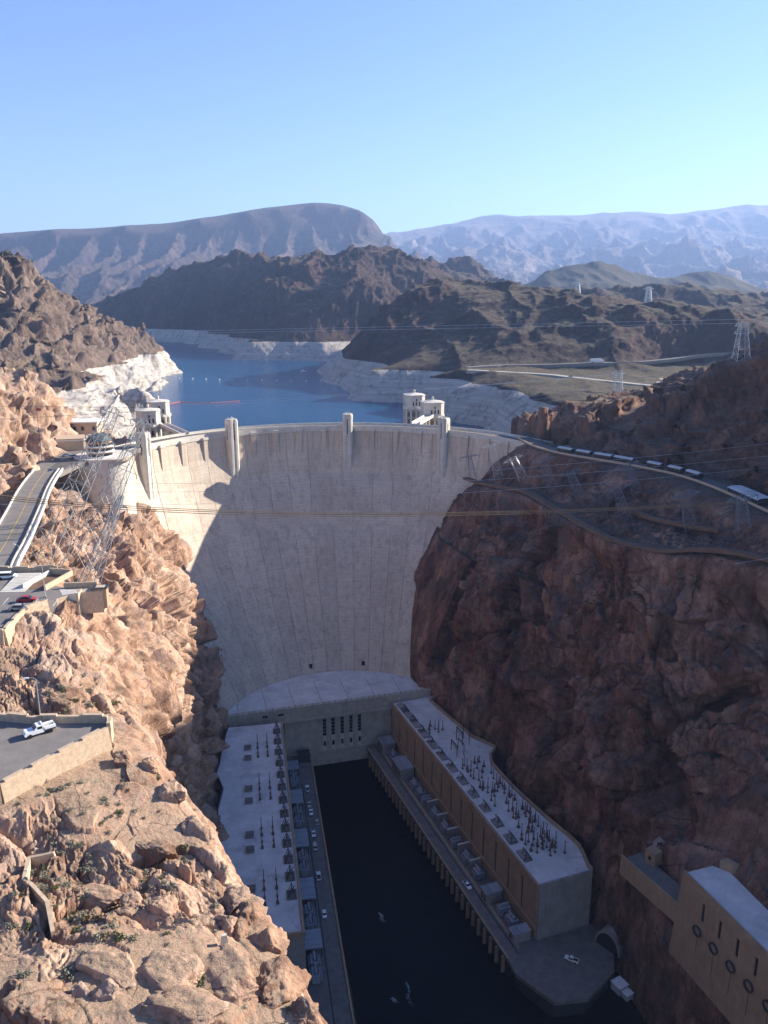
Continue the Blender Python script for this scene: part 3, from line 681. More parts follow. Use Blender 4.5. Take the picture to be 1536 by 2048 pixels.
mesa = height_patch('mesa', NETS['MESA'], (-0.9, 0.30), (3500, 9000), 620, 300, M['mesa_rock'], 24, 700, gully=(75, 270, 13), hor=18, crest=([-0.9, -0.46, -0.31, -0.22, -0.12, -0.05, -0.02, 0.0, 0.04], [6470, 6470, 6570, 6670, 6850, 6960, 6970, 7400, 8000], 130, 0.02))
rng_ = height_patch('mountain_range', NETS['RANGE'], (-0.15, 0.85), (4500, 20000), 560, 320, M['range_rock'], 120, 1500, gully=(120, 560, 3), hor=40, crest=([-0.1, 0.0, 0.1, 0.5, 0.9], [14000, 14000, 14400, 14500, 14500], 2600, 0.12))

def sheet(name, poly, z, mat, kind='structure'):
    m = MB(); m.add([(x, y, z) for x, y in poly], [tuple(range(len(poly)))])
    o = m.build(name, mat); o['kind'] = kind
    return o

t = NT('desert'); p = t.pos()
M['desert'] = t.done(t.ramp(t.noise(p, 0.002, 6, 0.65), [(0.35, (0.16, 0.125, 0.09)), (0.65, (0.30, 0.24, 0.17))]), 0.95)
sheet('desert_ground', [(-17000, -2400), (17000, -2400), (17000, 20300), (-17000, 20300)], -200, M['desert'])
t = NT('lake_water'); p = t.pos()
w1 = t.noise(t.scale(p, (1, 1.6, 1)), 0.30, 3, 0.6); w2 = t.noise(t.scale(p, (1, 1.4, 1)), 0.05, 3, 0.5)
nb = t.bump(w1, 1.2, 0.55, t.bump(w2, 3.0, 0.35))
M['lake'] = t.done(t.mix(t.ramp(t.noise(p, 0.004, 4, 0.6), [(0.4, 0.0), (0.65, 1.0)]), (0.006, 0.05, 0.125), (0.010, 0.068, 0.15)), 0.15, nb, 0.22)
sheet('lake', [(-1600, 470), (140, 560), (400, 700), (600, 3000), (300, 3800), (-2400, 3800), (-2400, 1500)], -42, M['lake'])
t = NT('river_water'); p = t.pos()
nb = t.bump(t.noise(p, 0.5, 3, 0.6), 0.5, 0.3)
M['river'] = t.done((0.0022, 0.003, 0.005), 0.2, nb, 0.05)
sheet('river', [(-48, 430), (2, 430), (140, 225), (160, 60), (60, -60), (-10, -60), (20, 100), (-4, 215)], -180, M['river'])

# ------------------------------------------------------------------ plain materials
def simple(name, col, rough=0.8, var=0.25, sc=0.6, spec=0.2, metal=0.0, bump=0.0, streak=0.0):
    t = NT(name); p = t.pos()
    n = t.noise(p, sc, 5, 0.65)
    c = t.mix(t.ramp(n, [(0.3, 0.0), (0.7, 1.0)]), tuple(v * (1 - var) for v in col), tuple(min(1, v * (1 + var * 0.5)) for v in col))
    if streak:
        s_ = t.noise(t.scale(p, (1, 1, 0.08)), 0.9, 4, 0.6)
        c = t.mix(t.math('MULTIPLY', t.ramp(s_, [(0.5, 0.0), (0.7, 1.0)]), streak), c, tuple(v * 0.5 for v in col))
    nb = t.bump(t.noise(p, sc * 8, 4, 0.7), 0.15, bump) if bump else None
    M[name] = t.done(c, rough, nb, spec, metal)
    return M[name]
simple('concrete', (0.46, 0.41, 0.34), 0.9, 0.25, 0.25, streak=0.35)
simple('pale_concrete', (0.60, 0.555, 0.48), 0.9, 0.18, 0.3, streak=0.2)
simple('tan_wall', (0.36, 0.255, 0.165), 0.9, 0.22, 0.2, streak=0.3)
simple('grey_wall', (0.30, 0.27, 0.25), 0.9, 0.25, 0.2, streak=0.35)
def roof_mat():
    t = NT('white_roof'); p = t.pos()
    c = t.mix(t.ramp(t.noise(p, 0.12, 5, 0.65), [(0.35, 0.0), (0.65, 1.0)]), (0.50, 0.485, 0.475), (0.66, 0.64, 0.63))
    c = t.mix(t.math('MULTIPLY', t.ramp(t.noise(p, 0.07, 6, 0.7, 0.6), [(0.55, 0.0), (0.68, 1.0)]), 0.55), c, (0.30, 0.27, 0.25))
    c = t.mix(t.math('MULTIPLY', t.ramp(t.noise(p, 0.9, 5, 0.75), [(0.5, 0.0), (0.66, 1.0)]), 0.3), c, (0.36, 0.33, 0.31))
    M['white_roof'] = t.done(c, 0.88, t.bump(t.noise(p, 1.5, 4, 0.7), 0.1, 0.4), 0.15)
roof_mat()
simple('deck', (0.17, 0.155, 0.14), 0.92, 0.3, 0.3)
simple('asphalt', (0.20, 0.18, 0.165), 0.92, 0.22, 0.25, bump=0.3)
simple('trailer_roof', (0.50, 0.49, 0.48), 0.7, 0.15, 0.4)
simple('far_road', (0.36, 0.33, 0.29), 0.9, 0.15, 0.1)
simple('road', (0.12, 0.112, 0.105), 0.92, 0.3, 0.15)
simple('glass', (0.012, 0.014, 0.02), 0.25, 0.2, 1.0, spec=0.5)
simple('dark_metal', (0.06, 0.06, 0.065), 0.6, 0.2, 2.0, metal=0.3)
simple('steel', (0.35, 0.36, 0.37), 0.5, 0.2, 2.0, metal=0.5)
simple('galvanised', (0.55, 0.56, 0.57), 0.45, 0.2, 1.0, metal=0.6)
simple('grey_paint', (0.30, 0.32, 0.36), 0.6, 0.2, 1.0)
simple('white_paint', (0.78, 0.78, 0.77), 0.4, 0.08, 1.0, spec=0.4)
simple('red_paint', (0.35, 0.02, 0.03), 0.3, 0.1, 1.0, spec=0.5)
simple('silver_paint', (0.42, 0.40, 0.36), 0.3, 0.1, 1.0, spec=0.5, metal=0.3)
simple('blue_paint', (0.06, 0.10, 0.2), 0.3, 0.1, 1.0, spec=0.5)
simple('tyre', (0.02, 0.02, 0.02), 0.9, 0.1, 1.0)
simple('copper_roof', (0.085, 0.115, 0.11), 0.6, 0.5, 0.9)
simple('orange_wall', (0.52, 0.27, 0.13), 0.85, 0.15, 0.5)
simple('rust', (0.22, 0.09, 0.05), 0.9, 0.3, 1.0)
simple('stone_wall', (0.50, 0.38, 0.27), 0.95, 0.25, 1.5)
simple('track_earth', (0.17, 0.105, 0.072), 0.95, 0.25, 0.3, bump=0.3)
simple('orange_float', (0.75, 0.16, 0.05), 0.6, 0.1, 1.0)
simple('dark_steel', (0.20, 0.22, 0.26), 0.6, 0.2, 1.0, metal=0.2)
simple('cable', (0.16, 0.14, 0.12), 0.6, 0.1, 1.0)
simple('thick_cable', (0.30, 0.20, 0.10), 0.6, 0.1, 1.0)
simple('buff_wall', (0.50, 0.40, 0.29), 0.9, 0.15, 0.4)
simple('porcelain', (0.16, 0.10, 0.08), 0.4, 0.1, 2.0)
simple('yellow_line', (0.55, 0.36, 0.06), 0.8, 0.2, 1.0)
simple('foam', (0.16, 0.2, 0.24), 0.8, 0.1, 1.0)

def dam_mat():
    t = NT('dam_concrete'); p = t.pos()
    oi = t.n('ShaderNodeObjectInfo')
    z = t.sep(p)[2]
    base = t.ramp(t.noise(p, 0.035, 5, 0.6), [(0.3, (0.57, 0.465, 0.36)), (0.7, (0.70, 0.59, 0.465))])
    base = t.mix(t.math('MULTIPLY', oi.outputs['Random'], 0.28), base, (0.34, 0.30, 0.26))
    # poured lifts
    fr = t.math('FRACT', t.math('MULTIPLY', z, 1 / 1.9))
    lift = t.math('LESS_THAN', fr, 0.17)
    brk = t.ramp(t.noise(p, 0.12, 4, 0.7), [(0.38, 0.1), (0.6, 1.0)])
    base = t.mix(t.math('MULTIPLY', t.math('MULTIPLY', lift, brk), 0.2), base, (0.22, 0.19, 0.17))
    blk = t.noise(t.scale(p, (0.07, 0.07, 0.53)), 1.0, 2, 0.5)
    base = t.mix(t.math('MULTIPLY', t.ramp(blk, [(0.45, 0.0), (0.6, 1.0)]), 0.14), base, (0.33, 0.28, 0.24))
    # seepage streaks below the crest and lower down
    s1 = t.noise(t.scale(p, (1, 1, 0.035)), 0.30, 4, 0.65)
    s2 = t.noise(t.scale(p, (1, 1, 0.02)), 0.9, 3, 0.6)
    s3 = t.noise(t.scale(p, (1, 1, 0.03)), 1.6, 3, 0.6)
    base = t.mix(t.math('MULTIPLY', t.ramp(s3, [(0.5, 0.0), (0.66, 1.0)]), 0.4), base, (0.27, 0.215, 0.175))
    base = t.mix(t.math('MULTIPLY', t.ramp(s1, [(0.48, 0.0), (0.66, 1.0)]), 0.40), base, (0.24, 0.185, 0.15))
    s4 = t.noise(t.scale(p, (1, 1, 0.09)), 0.07, 5, 0.7)
    base = t.mix(t.math('MULTIPLY', t.ramp(s4, [(0.48, 0.0), (0.7, 1.0)]), 0.45), base, (0.40, 0.30, 0.235))
    base = t.mix(t.math('MULTIPLY', t.ramp(s2, [(0.58, 0.0), (0.7, 1.0)]), 0.35), base, (0.62, 0.56, 0.49))
    nb = t.bump(t.noise(t.scale(p, (1, 1, 2.5)), 0.5, 4, 0.7), 0.25, 0.5)
    M['dam'] = t.done(base, 0.92, nb, 0.15)
dam_mat()

# ------------------------------------------------------------------ the dam
DZ = np.array([-186, -165, -140, -100, -60, -30, -15, 0, 3])
DY = np.array([428, 444, 464, 497, 530, 548, 552, 553.5, 553.5])
DR = np.array([50, 60, 72, 94, 115, 125, 127, 128, 128])
DX = np.array([-19, -19.5, -20, -22, -24, -25, -26, -26, -26])
def dface(z):
    return (float(np.interp(z, DZ, DX)), float(np.interp(z, DZ, DY)), float(np.interp(z, DZ, DR)))
def dam_pt(th, z, off=0.0):
    """th degrees from +X; off metres towards the viewer; the right end runs on as a tangent"""
    ax, ay, r = dface(z); cy_ = ay - r; r -= off
    if th >= 30:
        a = R(th); return (ax + r * math.cos(a), cy_ + r * math.sin(a), z)
    a = R(30); d = R(30 - th) * 128
    return (ax + r * math.cos(a) + d * math.sin(a) * 0.92, cy_ + r * math.sin(a) - d * math.cos(a), z)
def crest_px(th, z=0.0, off=0.0): return dam_pt(th, z, off)

dam = thing('dam', 'huge pale concrete arch dam curving across the canyon with its roadway on top', 'dam', (-26, 553, -186))
dam_inv = Matrix.Translation(Vector((26, -553, 186)))
def dam_part(mb, name, mat, smooth=False):
    mb.v = [(x + 26, y - 553, z + 186) for x, y, z in mb.v]
    return mb.build(name, mat, dam, smooth)
# body behind the monoliths
zs = [-186, -165, -150, -130, -110, -90, -70, -50, -35, -22, -12, -2.5]
ths = [x for x in np.arange(18, 178, 2)]
mb = MB(); n = len(ths)
rows = [[dam_pt(th, z, -0.9) for th in ths] for z in zs] + [[dam_pt(th, -2.5, -13.4) for th in ths], [dam_pt(th, -60, -13.4 - max(0, dface(0)[2] - dface(-60)[2])) for th in ths]]
mb.add([p for r_ in rows for p in r_], [(i * n + k, i * n + k + 1, (i + 1) * n + k + 1, (i + 1) * n + k) for i in range(len(rows) - 1) for k in range(n - 1)])
dam_part(mb, 'core', M['dam'], True)
# vertical monoliths, every one a part, with open joints between
bounds = [18, 23, 29, 35, 41.5, 48.5, 55.5, 62.5, 69, 75.5, 82, 88.8, 95.6, 102.4, 109, 115.5, 122, 128.5, 135, 141.5, 148, 154.5, 161, 167, 173]
zz = np.concatenate([np.linspace(-186, -150, 6, endpoint=False), np.linspace(-150, -30, 40, endpoint=False), np.linspace(-30, -2.5, 14)])
for i in range(len(bounds) - 1):
    a, b = bounds[i] , bounds[i + 1]
    mid = bounds[i] * 0.5 + b * 0.5
    pr = random.uniform(-0.10, 0.10)
    mb = MB()
    nn = 7
    vs_ = []
    for z in zz:
        g = 0.10 / dface(z)[2] * 57.3          # half joint width in degrees
        for k in range(nn):
            th = a + g + (b - a - 2 * g) * k / (nn - 1)
            vs_.append(dam_pt(th, z, pr + 0.05 * math.sin(z * 0.9 + i)))
        vs_.append(dam_pt(b - g, z, -0.9)); vs_.append(dam_pt(a + g, z, -0.9))
    w = nn + 2
    fs = []
    for r_ in range(len(zz) - 1):
        for k in range(w - 1):
            if k == nn: continue
            fs.append((r_ * w + k, r_ * w + k + 1, (r_ + 1) * w + k + 1, (r_ + 1) * w + k))
        fs.append((r_ * w + w - 1, r_ * w, (r_ + 1) * w, (r_ + 1) * w + w - 1))
    mb.add(vs_, fs)
    dam_part(mb, 'monolith', M['dam'])
# crest: corbelled walk, parapets, road
def ring_strip(o0, o1, z0, z1, t0, t1, step=1.5):
    """curved bar between two offsets (towards viewer positive)"""
    m = MB(); th = np.arange(t0, t1 + 0.01, step); n = len(th); vs_ = []
    for a in th:
        for o, z in ((o0, z0), (o1, z0), (o1, z1), (o0, z1)):
            x, y, _ = dam_pt(a, 0, o); vs_.append((x, y, z))
    fs = [(i * 4 + k, i * 4 + (k + 1) % 4, (i + 1) * 4 + (k + 1) % 4, (i + 1) * 4 + k) for i in range(n - 1) for k in range(4)]
    fs += [(3, 2, 1, 0), (n * 4 - 4, n * 4 - 3, n * 4 - 2, n * 4 - 1)]
    m.add(vs_, fs); return m
dam_part(ring_strip(-13.6, 0.7, -2.6, -0.15, 16, 178), 'crest_slab', M['pale_concrete'])
dam_part(ring_strip(-11.0, -2.4, -0.148, -0.02, 16, 178), 'roadway', M['road'])
dam_part(ring_strip(-6.75, -6.55, -0.018, -0.01, 16, 178), 'centre_line', M['yellow_line'])
dam_part(ring_strip(0.25, 0.65, -0.15, 1.15, 16, 172), 'parapet', M['pale_concrete'])
dam_part(ring_strip(-13.5, -13.1, -0.15, 1.25, 16, 178), 'parapet', M['pale_concrete'])
dam_part(ring_strip(-2.4, -1.9, -0.148, 0.15, 16, 178), 'kerb', M['concrete'])
# fins under the crest: wedge pilasters that die into the face
TOWERS = [158.5, 126.5, 89.6, 58.5]
FINS = [165, 151.0, 143.2, 135.3, 119.4, 112.1, 104.6, 97.1, 82.0, 74.3, 66.6, 50.6, 42.8, 35.4]
for th in FINS:
    mb = MB(); w = 0.62
    vs_ = []
    for z, o in ((-2.7, 1.5), (-10, 1.7), (-17.0, 1.9), (-24, 1.9)):
        of = o - (dface(0)[1] - dface(z)[1]) * 0 
        for a, q in ((th - w, 0), (th + w, 0), (th + w, 1), (th - w, 1)):
            x, y, _ = dam_pt(a, 0, of if q == 0 else -1.2)
            vs_.append((x, y, z))
    fs = [(i * 4 + k, i * 4 + (k + 1) % 4, (i + 1) * 4 + (k + 1) % 4, (i + 1) * 4 + k) for i in range(3) for k in range(4)] + [(0, 1, 2, 3), (15, 14, 13, 12)]
    mb.add(vs_, fs)
    dam_part(mb, 'pilaster', M['dam'])
    mb = MB(); x0, y0, _ = dam_pt(th, 0, 1.0)
    vs_ = []
    for a, o, z in ((th - .85, 2.0, -2.6), (th + .85, 2.0, -2.6), (th + .85, -0.4, -2.6), (th - .85, -0.4, -2.6), (th - .85, 2.0, -0.9), (th + .85, 2.0, -0.9), (th + .85, -0.4, -0.9), (th - .85, -0.4, -0.9)):
        x, y, _ = dam_pt(a, 0, o); vs_.append((x, y, z))
    mb.add(vs_, [(0, 3, 2, 1), (4, 5, 6, 7), (0, 1, 5, 4), (1, 2, 6, 5), (2, 3, 7, 6), (3, 0, 4, 7)])
    dam_part(mb, 'corbel', M['pale_concrete'])
# elevator towers
for th in TOWERS:
    a = R(th); cx, cy_, _ = dam_pt(th, 0, 2.3)
    rad = Vector((-math.cos(a), -math.sin(a), 0)); tan = Vector((-math.sin(a), math.cos(a), 0))
    if th > 100: tan = tan
    def tp(u, v, z): p = Vector((cx, cy_, z)) + tan * u + rad * v; return tuple(p)
    out = [(-3.4, -3.4), (3.4, -3.4), (3.4, 2.0), (2.3, 3.2), (1.0, 3.2), (0.7, 2.9), (-0.7, 2.9), (-1.0, 3.2), (-2.3, 3.2), (-3.4, 2.0)]
    def block(sc, z0, z1, pts=out):
        m = MB(); n = len(pts)
        m.add([tp(u * sc, v * sc, z0) for u, v in pts] + [tp(u * sc, v * sc, z1) for u, v in pts],
              [tuple(range(n)), tuple(range(2 * n - 1, n - 1, -1))] + [(i, (i + 1) % n, n + (i + 1) % n, n + i) for i in range(n)])
        return m
    sh = dam_part(block(1.0, -40, 8.2), 'elevator_tower', M['pale_concrete'])
    def sub(m, name, mat):
        m.v = [(x + 26, y - 553, z + 186) for x, y, z in m.v]
        return m.build(name, mat, sh)
    sub(block(0.93, 8.2, 9.3), 'cap', M['pale_concrete'])
    m = MB()
    for u, v in ((-1.6, 1.4), (1.6, 1.4), (0, 0), (-1.6, -1.6), (1.6, -1.6)):
        p = tp(u, v, 9.3); m.box(p[0] - .35, p[0] + .35, p[1] - .35, p[1] + .35, 9.3, 10.1 if u else 10.9)
    sub(m, 'roof_finial', M['pale_concrete'])
    m = MB()
    q = [tp(-0.28, 2.86, -4.5), tp(0.28, 2.86, -4.5), tp(0.28, 2.95, -4.5), tp(-0.28, 2.95, -4.5)]
    m.add(q + [(x, y, 6.2) for x, y, z in q], [(0, 3, 2, 1), (4, 5, 6, 7), (0, 1, 5, 4), (1, 2, 6, 5), (2, 3, 7, 6), (3, 0, 4, 7)])
    sub(m, 'slot_window', M['glass'])
    m = MB()
    for s_ in (-1, 1):
        q = [tp(s_ * 3.37, -0.3, -4), tp(s_ * 3.37, 0.3, -4), tp(s_ * 3.46, 0.3, -4), tp(s_ * 3.46, -0.3, -4)]
        m.add(q + [(x, y, 6.0) for x, y, z in q], [(0, 3, 2, 1), (4, 5, 6, 7), (0, 1, 5, 4), (1, 2, 6, 5), (2, 3, 7, 6), (3, 0, 4, 7)])
    sub(m, 'slot_window', M['glass'])

# ------------------------------------------------------------------ intake towers
def intake(loc, label, rz, zt, h0=-46, r=7.4):
    """pale octagonal head house on a finned cylinder, shallow roof and lantern"""
    t = thing('intake_tower', label, 'tower', (loc[0], loc[1], h0), rz, 'intake towers standing in the lake')
    H = zt - h0; g = H - 12.8
    MB().lathe([(r * 0.97, 0), (r * 0.97, g)], n=24).build('base', M['concrete'], t)
    for k in range(12):
        a = 2 * math.pi * k / 12; c, s = math.cos(a), math.sin(a); w = 0.75
        q = [(c * (r - .5) - s * w, s * (r - .5) + c * w), (c * (r - .5) + s * w, s * (r - .5) - c * w), (c * (r + 1.5) + s * w, s * (r + 1.5) - c * w), (c * (r + 1.5) - s * w, s * (r + 1.5) + c * w)]
        MB().prism(q, 0, g).build('fin', M['pale_concrete'], t)
    MB().lathe([(r + 1.9, g), (r + 1.9, g + 1.9), (r + .4, g + 1.9)], n=12, a0=R(15)).build('gallery', M['pale_concrete'], t)
    for k in range(12):       # dark openings between the fins
        a = 2 * math.pi * (k + .5) / 12; c, s = math.cos(a), math.sin(a)
        for z in (g - 4.2, g - 9.6, g - 15):
            w = 1.0; rr = r + 0.02
            q = [(c * (rr - .6) - s * w, s * (rr - .6) + c * w), (c * (rr - .6) + s * w, s * (rr - .6) - c * w), (c * rr + s * w, s * rr - c * w), (c * rr - s * w, s * rr + c * w)]
            MB().prism(q, z - 1.7, z + 1.7).build('window', M['glass'], t)
    W, Cc = 7.9, 4.7
    pts = [(-Cc, -W), (Cc, -W), (W, -Cc), (W, Cc), (Cc, W), (-Cc, W), (-W, Cc), (-W, -Cc)]
    b = MB().prism(pts, g + 1.9, H - 1.9).build('head_house', M['pale_concrete'], t)
    MB().prism([(x * 1.05, y * 1.05) for x, y in pts], H - 1.9, H - 1.3).build('cornice', M['pale_concrete'], b)
    for k in range(4):
        a = R(90 * k); c, s = math.cos(a), math.sin(a)
        for u in (-2.6, 0, 2.6):
            w = 0.55
            for z0, z1 in ((g + 3.0, g + 6.0), (g + 6.8, g + 8.6)):
                q = [(c * (W - .3) - s * (u + w), s * (W - .3) + c * (u + w)), (c * (W - .3) - s * (u - w), s * (W - .3) + c * (u - w)), (c * (W + .03) - s * (u - w), s * (W + .03) + c * (u - w)), (c * (W + .03) - s * (u + w), s * (W + .03) + c * (u + w))]
                if u == 0 or z0 < g + 4: MB().prism(q, z0, z1).build('window', M['glass'], b)
            q = [(c * W - s * (u + 1.3 + .3), s * W + c * (u + 1.3 + .3)), (c * W - s * (u + 1.3 - .3), s * W + c * (u + 1.3 - .3)), (c * (W + .3) - s * (u + 1.3 - .3), s * (W + .3) + c * (u + 1.3 - .3)), (c * (W + .3) - s * (u + 1.3 + .3), s * (W + .3) + c * (u + 1.3 + .3))]
            MB().prism(q, g + 1.902, H - 2.2).build('pilaster', M['pale_concrete'], b)
    MB().prism([(x * 1.03, y * 1.03) for x, y in pts], H - 1.298, H, top=[(x * .14, y * .14) for x, y in pts]).build('roof', M['pale_concrete'], t)
    MB().lathe([(0.75, H - .2), (0.75, H + 1.0), (1.1, H + 1.1), (0.95, H + 2.0), (0.3, H + 2.6)], n=10).build('lantern', M['pale_concrete'], t)
    return t
intake((24.6, 655), 'rear right intake tower with stepped windowed base beside the front one', R(12), 12.5)
intake((36.6, 606), 'front right intake tower just behind the right elevator tower of the dam', R(12), 12.6)
intake((-172, 610), 'rear left intake tower, its lit white side facing the lake', R(20), 12.6)
intake((-166, 562), 'front left intake tower half hidden by the rear one behind the dam end', R(20), 12.2)
# access bridges from the crest to the towers
def bridge(label, p0, p1, z, w=5.0):
    d = (Vector(p1) - Vector(p0)); L = d.length; rz = math.atan2(d.y, d.x)
    t = thing('access_bridge', label, 'footbridge', (p0[0], p0[1], z), rz, 'bridges to the intake towers')
    MB().box(0, L, -w / 2, w / 2, -1.0, 0).build('deck', M['pale_concrete'], t)
    for s_ in (-1, 1):
        MB().box(0, L, s_ * w / 2 - .2, s_ * w / 2 + .2, 0.002, 1.3).build('parapet', M['pale_concrete'], t)
    for k in (0.25, 0.5, 0.75):
        MB().box(L * k - .6, L * k + .6, -w / 2 + .4, w / 2 - .4, -9, -1.002).build('pier', M['concrete'], t)
bridge('short sunlit bridge running from the crest to the right intake towers', dam_pt(70, 0, -13.2)[:2], (34, 597), 1.6, 6)
bridge('access bridge between the two right intake towers', (34, 615), (27.5, 646), 1.2, 4)
bridge('long bridge from the left part of the crest to the left intake towers', dam_pt(138, 0, -13.2)[:2], (-158, 566), 0.4, 6)
bridge('access bridge between the two left intake towers', (-169, 573), (-171, 599), -0.8, 4)

# ------------------------------------------------------------------ powerhouses
# right wing: local x downstream along the river wall, local y towards the cliff, z from the deck (-170)
RZ_R = math.atan2(-150.2, 57.2)
pr_ = thing('powerhouse', 'right powerhouse wing with tan slotted river wall and posts crowding its roof', 'powerhouse', (5, 424.8, -170), RZ_R, 'powerhouse at the foot of the dam')
backR = [(-1.5, 30), (3.9, 22.3), (26.7, 24.5), (40, 26.2), (49, 27.0), (56, 30.6), (63, 33.6), (66, 31), (69, 27.5), (75.4, 24.8), (85, 24.4), (100, 24.6), (112.5, 25.6), (128, 27.3), (138, 29.0), (146, 29.6), (152, 28.0), (157.9, 25.9), (161.2, 25.6)]
HR = 26.0
def xs_of(back): return [p[0] for p in back]
MB().prism([(-1.5, 1.0), (161.2, 1.0)] + backR[::-1], 0, HR - 1.2).build('core', M['grey_wall'], pr_)
roof = MB().prism([(-1.5, 1.2), (160.9, 1.2)] + [(x, y - .3) for x, y in backR[::-1]], HR - 1.2, HR - 0.2).build('roof', M['white_roof'], pr_)
m = MB()
for a, b in zip(backR[:-1], backR[1:]):
    m.beam((a[0], a[1], HR + .2), (b[0], b[1], HR + .2), 1.0, 2.2)
m.build('back_parapet', M['tan_wall'], pr_)
MB().box(160.75, 161.55, 0.5, 25.9, -0.8, HR + .5).build('end_wall', M['grey_wall'], pr_)
slots = [10.5 + 11.55 * k for k in range(13)]
edges = [-1.2] + slots + [160.7]
for i in range(len(edges) - 1):
    a, b = edges[i] + (0.75 if i else 0), edges[i + 1] - (0.75 if i < len(edges) - 2 else 0)
    w_ = MB()
    w_.box(a, b, 0, 1.0, 0.0, HR + random.uniform(-.25, .45))
    w_.build('wall_panel', M['tan_wall'], pr_)
for x in slots:
    w_ = MB().box(x - .75, x + .75, 0.55, 1.0, 6.0, HR - 4.5).build('slot_window', M['glass'], pr_)
    MB().box(x - .75, x + .75, 0.25, 1.0, 0, 6.0).build('sill', M['tan_wall'], w_)
    MB().box(x - .75, x + .75, 0.25, 1.0, HR - 4.5, HR - .4).build('lintel', M['tan_wall'], w_)
# low buttress blocks and ledge at the foot of the wall
MB().box(-1.2, 161, -0.5, -0.003, 4.6, 6.0).build('ledge', M['tan_wall'], pr_)
for i in range(13):                                      # low blocks along the roof front
    x0 = edges[i] + 2.0
    MB().box(x0, x0 + 5.5, 2.2, 6.0, HR - .198, HR + .5).build('roof_block', M['grey_wall'], pr_)

# left wing: local y towards the river
RZ_L = math.atan2(-153.6, 27.3)
pl_ = thing('powerhouse', 'left powerhouse wing with its long snow pale flat roof below the sunlit cliff', 'powerhouse', (-56.9, 403.1, -170), RZ_L, 'powerhouse at the foot of the dam')
backL = [(-1, -30.0), (10, -31.6), (22, -33.0), (34, -33.9), (44, -35.4), (52, -33.2), (58, -31.8), (73, -33.9), (95, -33.8), (125, -33.5), (156.4, -33)]
MB().prism([(-1, 0)] + backL + [(156.4, 0)], 0, HR - 1.2).build('core', M['grey_wall'], pl_)
MB().prism([(-1, -0.9)] + [(x, y + .3) for x, y in backL] + [(156.1, -0.9)], HR - 1.2, HR - .2).build('roof', M['white_roof'], pl_)
MB().box(-0.8, 156.4, -0.85, 0.06, HR - 1.198, HR + .75).build('river_parapet', M['tan_wall'], pl_)
MB().box(155.6, 156.45, -33, -.86, HR - 1.198, HR + .75).build('end_parapet', M['tan_wall'], pl_)
m = MB()
for a, b in zip(backL[:-1], backL[1:]): m.beam((a[0], a[1], HR + .1), (b[0], b[1], HR + .1), 0.5, 1.4)
m.build('back_parapet', M['dark_metal'], pl_)
for k in range(13):
    x = 8 + 11.5 * k
    MB().box(x - .7, x + .7, 0.0, 0.08, 6, HR - 5).build('slot_window', M['glass'], pl_)

# central block under the dam
RZ_C = math.atan2(32, 117.5)
pc_ = thing('powerhouse', 'central powerhouse block across the foot of the dam with five tall slot windows', 'powerhouse', (-90.5, 404, -186), RZ_C, 'powerhouse at the foot of the dam')
ca, sa = math.cos(RZ_C), math.sin(RZ_C)
def c_loc(X, Y): return ((X + 90.5) * ca + (Y - 404) * sa, -(X + 90.5) * sa + (Y - 404) * ca)
arc = []
for th in np.arange(24, 176, 6):
    x, y, _ = dam_pt(th, -141, -1.5)
    l_ = c_loc(x, y)
    if l_[1] > 2.0 and -3 < l_[0] < 126: arc.append(l_)
arc = sorted(arc, key=lambda p: -p[0])
Lc = 121.8
HC = 45.5
MB().prism([(0, 1.4), (Lc, 1.4)] + arc, 0, HC - 1.5).build('core', M['grey_wall'], pc_)
MB().prism([(0.6, 1.4), (Lc - .6, 1.4)] + [(x * .995 + .3, y - .1) for x, y in arc], HC - 1.5, HC - .6).build('roof', M['white_roof'], pc_)
MB().box(-0.8, Lc + .6, -1.2, 1.38, HC - 8.0, HC + .6).build('parapet_band', M['concrete'], pc_)
MB().box(-0.6, Lc + .4, -1.7, -1.203, HC - 8.6, HC - 7.4).build('string_course', M['concrete'], pc_)
wx = [57.9, 63.0, 68.4, 73.7, 78.9]
mm = [34.5] + wx + [104]
for i in range(len(mm) - 1):
    a = mm[i] + (1.0 if i else 0); b = mm[i + 1] - (1.0 if i < len(mm) - 2 else 0)
    MB().box(a, b, 0.1, 1.38, 15.5, HC - 8.003).build('wall_panel', M['concrete'], pc_)
for x in wx:
    w_ = MB().box(x - 1.0, x + 1.0, 0.7, 1.38, 24.5, HC - 9.5).build('slot_window', M['glass'], pc_)
    MB().box(x - 1.0, x + 1.0, 0.3, 1.38, HC - 9.5, HC - 8.003).build('lintel', M['concrete'], w_)
    MB().box(x - 1.0, x + 1.0, 0.3, 1.38, 15.5, 24.5).build('sill', M['pale_concrete'], w_)
    mu = MB()
    for z in np.arange(26.5, HC - 9.5, 2.2): mu.box(x - 1.0, x + 1.0, 0.58, 0.7, z - .12, z + .12)
    mu.build('mullion', M['grey_paint'], w_)
    MB().box(x - .7, x + .7, 0.22, 0.3, 18.0, 21.0).build('window', M['glass'], pc_)
MB().box(34.5, 104, -0.6, 1.38, 14.0, 15.497).build('ledge', M['concrete'], pc_)
MB().box(44, 92, -0.2, 1.38, 0, 13.997).build('lower_wall', M['concrete'], pc_)
MB().box(34, 60, 1.42, 1.5, 0, 2).build('kerb_block', M['concrete'], pc_)
m = MB()
for k in range(34): m.box(8 + k * 3.3, 8.25 + k * 3.3, -0.9, -0.65, HC + .6, HC + 1.6)
m.build('railing_posts', M['dark_metal'], pc_)['kind'] = 'stuff'
for k in range(9): MB().box(14 + 11 * k, 19.5 + 11 * k, 1.6, 1.9, HC - .598, HC + .35).build('drain_block', M['dark_metal'], pc_)
